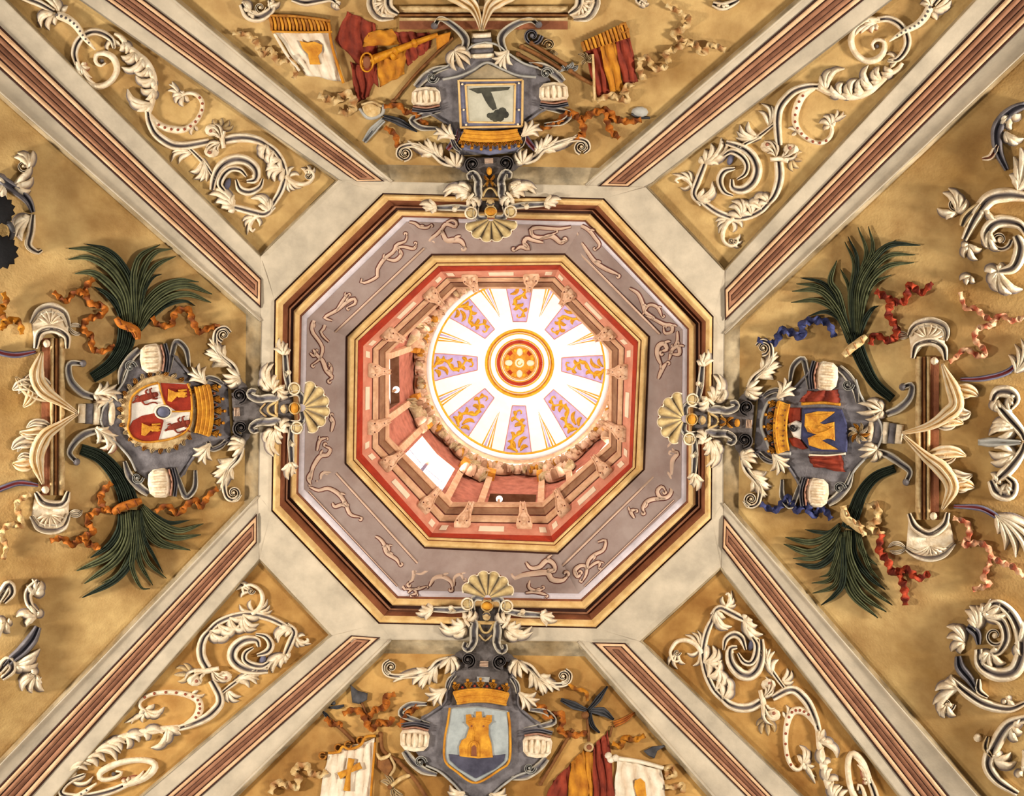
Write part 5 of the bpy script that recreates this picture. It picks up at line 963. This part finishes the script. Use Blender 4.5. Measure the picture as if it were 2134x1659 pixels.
ball(z((308, 340))[0], 9, 15, 'wood', t, -13, name='boss'); stroke('shaft', z((322, 360), (325, 430), (330, 510)), 7, 9, 'wood', t, base=-14); ball(z((330, 545))[0], 11, 13, 'aged', t, -13, name='socket'); ball(z((332, 546))[0], 6, 4, 'brown', t, -2, name='socket_hole')
t = thing('banner', 'red and gold striped banner hanging under the halberd', 'banner', z((290, 700))[0])
cloth('banner_cloth', z((215, 640), (300, 560), (350, 860), (190, 890)), 'clothgold', t, h=10, folds=2, amp=3); cloth('banner_cloth', z((355, 540), (455, 440), (500, 880), (355, 900)), 'clothred', t, h=9, folds=3, amp=4); cloth('banner_cloth', z((100, 760), (215, 650), (190, 900), (40, 900)), 'clothred', t, h=8, folds=2, amp=3); cloth('banner_cloth', z((300, 570), (360, 580), (355, 900), (340, 900)), 'clothgold', t, h=8, folds=1, amp=2)
t = thing('banner', 'cream banner with a brown emblem beside the striped banner', 'banner', z((660, 760))[0])
cloth('banner_cloth', z((510, 620), (800, 690), (830, 900), (490, 900)), 'clothwhite', t, h=9, folds=4, amp=4); stroke('banner_roll', z((450, 620), (520, 620), (660, 640), (810, 680)), [12, 10, 9, 8], 12, 'clothwhite', t, base=-12)
plate('emblem', z((625, 760), (660, 745), (690, 770), (700, 860), (640, 870), (620, 800)), 3, 'goldpaint', t, lvl=-4, bev=1)
for p in ((470, 625), (500, 615), (455, 600)): ball(z(p)[0], 8, 14, 'clothwhite', t, -10, name='rail_knob')
rib_thing('cream ribbon bow beside the cream banner', 'ribbonpale', z((810, 690), (850, 670), (880, 720), (840, 740), (830, 690)), z((820, 800), (880, 800), (940, 790), (930, 840)), w=12)
t = thing('spear', 'dark spear head pointing at the rib beside the cream banner', 'spear', z((750, 560))[0]); plate('spear_head', z((680, 570), (740, 540), (840, 530), (770, 570), (750, 620), (710, 600)), 8, 'iron', t, lvl=-14, bev=3)
t = thing('spear', 'red pennant spear beside the halberd', 'spear', z((560, 370))[0]); stroke('pennant', z((490, 400), (560, 370), (630, 320)), [14, 12, 3], 6, 'ribbongold', t, base=-15, prof='ridge'); stroke('shaft', z((480, 410), (470, 450), (465, 480)), 5, 7, 'wood', t, base=-15)
rib_thing('ochre ribbon knot between the halberd and the cream banner', 'clothgold', z((480, 520), (540, 540), (560, 480), (620, 500), (690, 470)), w=12)
rib_thing('orange ribbon zigzag beside the tower shield crown', 'ribbongold', z((-10, 280), (40, 290), (60, 350), (140, 330), (165, 360), (150, 440), (240, 470), (320, 450)), w=14)
rib_thing('gold cord with beads from the horn scroll to the halberd', 'clothgold', z((190, 130), (240, 170), (310, 190), (320, 250)), w=8)
t = thing('staff', 'long brown staff behind the red stripe of the striped banner', 'staff', z((150, 560))[0], -14); stroke('shaft', z((20, 780), (150, 560), (230, 430)), 8, 8, 'wood', t, base=-16); ball(z((20, 780))[0], 5, 9, 'wood', t, -16, name='butt')
# ---------------------------------------------------------------- the four corner scrolls: one drawing carried round by a plane map
SRC = [(705, 375), (543, 535), (440, 292), (495, 365), (212, 127), (381, 233)]
DST = dict(NW=SRC, NE=[(1510, 564), (1347, 390), (1616.5, 306), (1542, 347.5), (1829.5, 97), (1699, 258)], SW=[(541, 1165), (691.6, 1324), (432, 1400), (516, 1363), (243, 1619), (358, 1474)], SE=[(1334, 1336), (1502, 1182), (1594, 1460), (1556, 1372), (1800, 1644), (1660, 1544)])
def homog(a, b):
    A = []
    for (x, y), (u, v) in zip(a, b): A += [[x, y, 1, 0, 0, 0, -u*x, -u*y, -u], [0, 0, 0, x, y, 1, -v*x, -v*y, -v]]
    A = np.array(A); A[:, [6, 7]] *= 1; sc = np.array([1e3, 1e3, 1, 1e3, 1e3, 1, 1, 1, 1e3]); Hm = np.linalg.svd(A/np.array([1e3, 1e3, 1, 1e3, 1e3, 1, 1e6, 1e6, 1e3]))[2][-1]/np.array([1e3, 1e3, 1, 1e3, 1e3, 1, 1e6, 1e6, 1e3])
    Hm = Hm.reshape(3, 3)
    def f(pts):
        one = np.isscalar(pts[0]); p = np.c_[np.atleast_2d(np.array(pts, float))[:, :2], np.ones(1 if one else len(pts))] @ Hm.T; r = [tuple(q[:2]/q[2]) for q in p]; return r[0] if one else r
    return f
def corner_scroll(dg, label):
    K = homog(SRC, DST[dg]); t = thing('acanthus_scroll', label, 'stucco scroll', K((440, 292)), -14, 'corner scrolls between the paired ribs')
    st = lambda nm, pts, w, h, m, **k: stroke(nm, K(pts), w, h, m, t, **k)
    fn = lambda b, L, w, h, m='stucco', **k: fan(K(b), [(*K((b[0]+(q[0]-b[0])*1.1, b[1]+(q[1]-b[1])*1.1)), *(q[2:])) for q in L], w*1.3, h, m, t, **{'prof': 'leaf', **k})
    gr = dict(prof='groove')
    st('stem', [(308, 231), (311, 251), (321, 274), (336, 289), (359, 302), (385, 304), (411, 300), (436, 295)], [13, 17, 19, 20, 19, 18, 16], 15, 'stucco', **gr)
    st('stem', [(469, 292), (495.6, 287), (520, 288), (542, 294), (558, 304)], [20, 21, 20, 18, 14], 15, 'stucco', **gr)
    st('collar', [(466, 273), (463, 291), (466, 309)], [10, 13, 10], 19, 'stucco')
    for c, r, a in (((443, 271), 17, 30), ((441, 316), 16, -30)):
        ball(K(c), r, 13, 'stucco', t, -15, name='calyx', ry=r*.8); fan(K((460, 288 if a > 0 else 298)), [(*K((c[0]+14*cos(radians(q)), c[1]+14*sin(radians(q)))), .3) for q in (0, 70, 140, 210, 280)], 9, 17, 'stucco', t, -13, prof='leaf'); ball(K((c[0]-4, c[1]+2)), 4.5, 16, 'stuccorust', t, -12, name='calyx_eye', tint=.9)
    fn((460, 268), [(476, 252, .2), (484, 262, .2), (462, 248, 0), (446, 250, -.2)], 9, 7, 'aged')
    # leaf sheaths along the outer stem
    for b, L in (((556, 302), [(546, 318, .5), (552, 330, .4), (566, 326, .2)]), ((570, 314), [(566, 340, .5), (574, 348, .3)]), ((584, 332), [(564, 342, .4), (568, 358, .45), (586, 356, .2)]), ((592, 352), [(556, 356, .25), (562, 372, .4), (574, 376, .4), (590, 378, .2)])): fn(b, L, 13, 15, lvl=-14, prof='leaf')
    st('stem', [(556, 302), (574, 316), (588, 338), (594, 362), (590, 384), (582, 404), (568, 426), (562, 440)], [14, 15, 15, 14, 15, 15, 14, 10], 12, 'stucco', **gr)
    st('tip_stem', [(594, 366), (606, 378), (626, 384), (644, 380), (653, 366), (646, 354), (634, 356)], [12, 11, 10, 9, 8, 7, 5], 12, 'stucco'); fn((600, 370), [(612, 350, -.3), (622, 366, -.3), (604, 398, .2), (614, 394, .25), (626, 390, .2)], 8, 9)
    fn((640, 366), [(628, 352, .3), (640, 346, .3), (654, 350, .2)], 8, 11); volute(K((642, 366)), 8, 0, 1.1, 5, 13, 'stucco', t)
    st('lower_stem', [(572, 430), (552, 446), (524, 441), (501, 435), (484, 431)], [10, 15, 16, 16, 13], 13, 'stucco', **gr)
    fn((560, 440), [(526, 416, .35), (536, 410, .3), (552, 418, .3), (562, 416, .2), (540, 430, .2)], 13, 15, lvl=-14, prof='leaf')
    st('tip_stem', [(540, 448), (526, 458), (520, 470), (526, 482), (532, 476)], [9, 9, 8, 7, 4], 11, 'stucco'); fn((532, 452), [(508, 460, .2), (512, 472, .2), (540, 470, -.3), (516, 486, .1)], 8, 9)
    fn((488, 432), [(444, 396, .25), (438, 408, .25), (450, 424, .25), (462, 434, .2), (476, 440, 0), (488, 408, -.3), (470, 410, -.1)], 15, 17, lvl=-15, prof='leaf')
    # the whorl
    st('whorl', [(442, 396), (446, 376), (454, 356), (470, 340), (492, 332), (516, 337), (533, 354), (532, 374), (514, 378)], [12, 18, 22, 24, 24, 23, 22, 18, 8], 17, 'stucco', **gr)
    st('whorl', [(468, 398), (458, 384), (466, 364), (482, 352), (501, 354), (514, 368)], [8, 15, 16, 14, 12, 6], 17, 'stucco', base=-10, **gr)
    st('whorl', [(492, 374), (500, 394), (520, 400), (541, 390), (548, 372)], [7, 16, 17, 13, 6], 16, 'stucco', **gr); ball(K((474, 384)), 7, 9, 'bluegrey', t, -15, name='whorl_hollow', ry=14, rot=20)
    st('leaf_stem', [(392, 306), (422, 336), (440, 360), (450, 374)], [8, 10, 10, 8], 11, 'stucco', **gr)
    fn((424, 330), [(398, 356, -.3), (405, 370, -.3), (418, 374, -.2), (430, 374, -.1)], 12, 12, prof='leaf'); fn((400, 318), [(362, 318, .2), (360, 336, .3), (374, 340, .2), (384, 330, .2)], 9, 10)
    # pearled curl
    cu = [(312, 240), (329, 259), (355, 269), (385, 269), (407, 254), (420, 232), (421, 212), (410, 198), (394, 194), (378, 199)]; st('pearled_curl', cu, [10, 16, 17, 16, 13, 11, 10, 10, 9, 8], 11, 'stucco'); C = crv(cu, 16)
    for k in range(2, 13): ball(K(tuple(C[k])), 3.2, 3, 'stuccorust', t, -6, name='pearl_hollow', seg=7, tint=1)
    fn((384, 198), [(362, 202, .3), (368, 214, .35), (382, 220, .3), (394, 210, .2), (376, 190, -.1)], 11, 13, prof='leaf'); fn((374, 196), [(354, 178, .2), (360, 172, 0), (352, 190, .2)], 8, 9); fn((404, 262), [(412, 272, 0), (400, 280, .2)], 7, 8)
    # leaf garland
    ga = [(310, 234), (317, 208), (321, 180), (316.5, 153), (304, 130), (285, 113), (266, 97), (252, 78), (238, 70)]; st('garland_stem', ga, [12, 15, 16, 17, 17, 16, 15, 13, 9], 12, 'stucco')
    for b, L in (((314, 216), [(270, 188, -.3), (274, 204, -.35), (290, 216, -.3), (288, 230, 0), (302, 232, 0)]), ((321, 186), [(296, 184, -.35), (304, 206, -.3), (318, 206, -.2)]), ((320, 164), [(286, 158, -.35), (296, 174, -.35), (316, 182, -.2)]), ((310, 140), [(284, 150, -.4), (300, 158, -.3), (316, 160, -.1)]), ((298, 122), [(256, 138, -.35), (276, 146, -.35), (296, 142, -.2)]), ((280, 108), [(254, 116, -.35), (262, 126, -.4), (284, 128, -.2)]), ((258, 86), [(250, 104, -.3), (262, 110, -.3), (272, 104, -.1)])): fn(b, L, 14, 16, lvl=-13, prof='leaf')
    # ring
    st('ring_scroll', [(238, 100), (232, 82), (215, 70), (196, 66), (176, 73), (161, 90), (155, 112), (160, 134)], [8, 14, 16, 17, 17, 17, 16, 13], 15, 'stucco', **gr); fn((236, 82), [(226, 104, .3), (240, 100, .2), (252, 94, .1)], 9, 13)
    st('ring_scroll', [(160, 128), (165, 158), (184, 176), (208, 180), (230, 170), (243, 150), (242, 132), (232, 117), (216, 111), (201, 115), (200, 130), (211, 137), (220, 131)], [12, 16, 17, 15, 14, 13, 13, 14, 15, 13, 10, 8, 5], 15, 'stucco', n=44)
    fn((168, 134), [(160, 152, -.2), (176, 158, .2), (190, 160, .2), (198, 172, .2), (186, 140, .3), (178, 130, .3)], 12, 16, 'stuccorust', prof='leaf'); ball(K((212, 127)), 5, 6, 'greydark', t, -12, name='ring_eye')
    to = [(199, 104), (186, 90), (174, 76), (157, 52), (138, 38), (118, 31)]; st('pearled_tongue', to, [4, 9, 13, 16, 18, 18], 12, 'stucco', base=-8); C = crv(to, 12)
    for k in range(2, 12): ball(K(tuple(C[k])), 2+.14*k, 3, 'greydark', t, 2.5, name='pearl_hollow', seg=7)
    fn((116, 28), [(82, 44, .35), (88, 56, .4), (104, 60, .3), (116, 50, .2), (94, 34, .2)], 13, 15, lvl=-13, prof='leaf'); fn((124, 28), [(88, -2, .2), (100, -8, .2), (112, -8, .1), (120, 0, .1), (140, 14, -.1)], 13, 14, prof='leaf')
    st('stem', [(112, 24), (84, 8), (60, -2), (30, -16), (0, -40)], [12, 16, 17, 16, 14], 14, 'stucco', **gr)
corner_scroll('NW', 'acanthus scroll in the corner panel between the white fringed banner and the lion shield palm'); corner_scroll('NE', 'acanthus scroll in the corner panel between the zigzag ribbon and the blue shield palm')
corner_scroll('SW', 'acanthus scroll in the corner panel between the lion shield palm and the white cross banner'); corner_scroll('SE', 'acanthus scroll in the corner panel between the halberd and the blue shield palm')
# ---------------------------------------------------------------- outer scrollwork
def scrollwork(label, z, strokes, fans, vols=(), balls=(), m='stucco'):
    t = thing('stucco_scroll', label, 'scroll', z(strokes[0][0][1])[0])
    for pts, w, mm in strokes: stroke('stem', z(*pts), np.array([.6, 1, 1, .8, .45])*w*1.3, 17, mm, t, base=-15, prof='groove')
    for b, L, w in fans: fan(z(b)[0], [(*z(q[:2])[0], q[2] if len(q) > 2 else .25) for q in L], w*1.35, 17, m, t, -13, prof='leaf')
    for c, r, a, tn in vols: volute(z(c)[0], r, a, tn, r*.5, 14, m, t)
    for c, r in balls: ball(z(c)[0], r, 12, m, t, -14)
    return t
z = lambda *p: P((0, 300), 2.175, p)
scrollwork('white leaf scroll beside the black iron wreath', z, [(((-20, 140), (30, 180), (90, 220), (130, 260), (150, 310)), 18, 'grey'), (((150, 320), (140, 400), (130, 460), (170, 490), (190, 480)), 14, 'stucco')], [((60, 190), [(140, 210), (150, 150), (145, 100, .1), (110, 180)], 16), ((130, 110), [(65, 60, .3), (80, 40, .3), (120, 40, .2), (150, 30, .1), (155, 60, 0)], 15), ((140, 330), [(60, 380), (90, 330, -.2), (70, 420), (100, 440)], 16), ((20, 180), [(-10, 230), (30, 250), (-20, 150)], 16)], [((105, 100), 14, 0, 1.2)])
t = thing('iron_wreath', 'black jagged iron wreath at the photo edge above the lion shield console', 'wreath', z((10, 400))[0], 10)
for c, r in (((0, 300), 33), ((5, 490), 38)): plate('jagged_disc', [(z(c)[0][0]+r*(1 if k % 2 else .82)*cos(2*pi*k/26), z(c)[0][1]+r*(1 if k % 2 else .82)*sin(2*pi*k/26)) for k in range(26)], 12, 'black', t, lvl=6, bev=4, dome=4)
ring(z((0, 400))[0], 26, 12, 12, 'iron', t, 2)
z = lambda *p: P((0, 1060), 2.393, p)
scrollwork('grey and white leaf scroll below the lion shield console', z, [(((190, 590), (160, 650), (110, 710), (60, 750), (20, 790)), 20, 'grey'), (((190, 360), (140, 420), (150, 480), (190, 520)), 15, 'stucco'), (((-20, 480), (40, 380), (60, 420), (20, 470)), 16, 'stucco'), (((-10, 820), (40, 760), (60, 800), (10, 850)), 18, 'stucco')], [((180, 540), [(80, 540), (110, 510, -.2), (130, 480), (200, 500), (130, 590)], 15), ((170, 430), [(130, 380, .1), (160, 350), (205, 360), (215, 400)], 15), ((70, 780), [(200, 700, .1), (180, 720), (120, 800), (190, 770)], 15), ((180, 830), [(100, 880), (110, 910), (160, 920), (220, 910), (210, 870), (150, 800)], 15), ((30, 560), [(0, 640), (50, 620), (60, 560), (-10, 570)], 16)], [((165, 840), 15, 0, 1.2), ((25, 430), 13, 90, 1.2)])
z = lambda *p: P((1920, 190), 2.129, p)
scrollwork('white whorled leaf scroll above the red and cream ribbon', z, [(((470, 470), (380, 460), (300, 480), (240, 560), (190, 660)), 24, 'stucco'), (((300, 690), (290, 630), (340, 580), (430, 590), (470, 640)), 22, 'stucco'), (((420, 640), (440, 700), (410, 780), (340, 800)), 22, 'stucco'), (((180, 600), (200, 560), (240, 520), (260, 500)), 18, 'aged'), (((460, 60), (400, 90), (340, 160), (340, 260), (380, 350)), 20, 'grey'), (((340, 240), (310, 290), (270, 300)), 12, 'stuccorust')],
           [((390, 110), [(350, 130), (360, 160), (400, 170), (440, 100)], 16), ((370, 180), [(390, 230, .2), (430, 235, .2), (455, 210)], 14), ((430, 440), [(390, 370), (410, 290, .1), (440, 250, .1), (470, 300)], 18), ((160, 540), [(95, 450), (120, 430), (160, 450), (200, 480), (70, 520, -.2), (110, 570)], 15), ((210, 680), [(180, 690), (190, 740), (250, 750), (270, 700), (200, 720)], 13), ((340, 800), [(310, 860), (340, 890), (400, 900), (450, 880), (350, 760), (280, 800)], 18), ((220, 820), [(170, 840), (200, 860), (240, 850)], 11), ((300, 620), [(340, 670), (320, 650), (300, 700), (350, 710)], 14), ((280, 520), [(270, 560), (310, 550), (350, 570)], 13)], [((350, 660), 24, 0, 1.2), ((150, 500), 16, 30, 1.2)])
z = lambda *p: P((1840, 560), 2.676, p)
scrollwork('white acanthus crest with two curled ends behind the great leaves of the blue shield console', z, [(((610, 740), (640, 690), (710, 690), (740, 730), (710, 780)), 20, 'stucco'), (((640, 760), (700, 830), (770, 910), (790, 960)), 20, 'stucco'), (((600, 1180), (640, 1250), (710, 1260), (730, 1200), (690, 1160)), 20, 'stucco'), (((620, 1190), (700, 1120), (770, 1030), (790, 970)), 20, 'stucco'), (((530, 968), (620, 968), (700, 970), (770, 968)), 16, 'greypale')], [((740, 900), [(610, 860), (600, 890), (640, 940, -.2), (590, 930), (680, 880)], 16), ((740, 1030), [(600, 1080, -.2), (590, 1020, -.2), (620, 1000), (660, 1080, -.2)], 16), ((640, 730), [(610, 790), (640, 800), (670, 780)], 13), ((640, 1200), [(600, 1140), (620, 1150), (660, 1180)], 13), ((700, 720), [(740, 760), (720, 800), (745, 700)], 13), ((690, 1200), [(730, 1240), (720, 1270), (660, 1270)], 13)])
z = lambda *p: P((1920, 1200), 2.089, p)
scrollwork('white whorled leaf scroll below the red and cream ribbon', z, [(((250, 320), (260, 390), (330, 430), (410, 410), (440, 300), (400, 180), (330, 120), (270, 150)), 24, 'stucco'), (((290, 180), (350, 200), (370, 270), (340, 330), (300, 340)), 18, 'stucco'), (((160, 350), (170, 400), (210, 450), (240, 500)), 18, 'grey'), (((130, 450), (200, 510), (280, 560), (380, 580), (460, 550)), 18, 'stucco'), (((250, 450), (250, 500), (290, 530)), 12, 'stucco'), (((200, 220), (240, 250), (250, 300)), 16, 'grey')],
           [((240, 240), [(190, 150), (210, 130), (240, 130), (200, 190)], 18), ((260, 170), [(260, 120), (300, 100), (350, 115), (390, 150), (300, 160)], 18), ((190, 290), [(110, 220), (140, 215), (110, 270), (130, 330), (170, 340)], 15), ((160, 490), [(60, 500), (50, 560, .1), (100, 460), (130, 430, -.2), (80, 610)], 16), ((110, 560), [(70, 590), (100, 620), (150, 610), (140, 560)], 14), ((300, 330), [(250, 370), (270, 400), (310, 400), (370, 380), (340, 310)], 16), ((370, 540), [(380, 520), (360, 560), (420, 560)], 12), ((410, 300), [(430, 190), (440, 220), (440, 350)], 15)], [((320, 260), 22, 40, 1.0), ((110, 560), 17, 0, 1.2)])
scrollwork('white ring scroll at the photo corner below the whorled scroll', z, [(((460, 620), (380, 650), (320, 740), (290, 820), (330, 890), (420, 950)), 22, 'stucco'), (((290, 700), (280, 750), (310, 790)), 12, 'aged')], [((310, 800), [(340, 760), (390, 770), (415, 810), (320, 770)], 17), ((390, 660), [(430, 620), (400, 700), (440, 680), (420, 720)], 16), ((440, 850), [(420, 880), (440, 760), (450, 820)], 17)], balls=[((245, 705), 9)])
z = lambda *p: P((480, 0), 2.567, p)
scrollwork('white leaf curl above the striped fringe of the white banner', z, [(((60, 20), (100, 80), (160, 90), (220, 50), (210, 0)), 18, 'stucco')], [((110, 60), [(60, 50), (100, 90), (130, 105), (160, 70), (60, 10)], 14), ((200, 30), [(240, 30), (265, 10), (230, 0)], 12)], [((160, 40), 14, 0, 1.2)])
scrollwork('white scroll band running above the red banner', z, [(((330, -5), (400, 12), (480, 0), (540, -5), (580, 30)), 14, 'stucco')], [((560, 10), [(560, 45), (585, 50), (590, 10)], 10)])
z = lambda *p: P((1080, 0), 2.567, p)
scrollwork('small white leaf tip above the zigzag ribbon', z, [(((1040, 20), (1090, 35), (1140, 20), (1180, 0)), 14, 'stucco')], [((1090, 20), [(1060, 40), (1110, 45), (1140, 30)], 11)])
scrollwork('small white leaf tip above the fringe of the striped banner', z, [(((630, -10), (660, 15), (690, 10)), 12, 'stucco')], [((660, 5), [(640, 25), (680, 40), (700, 20)], 10)])
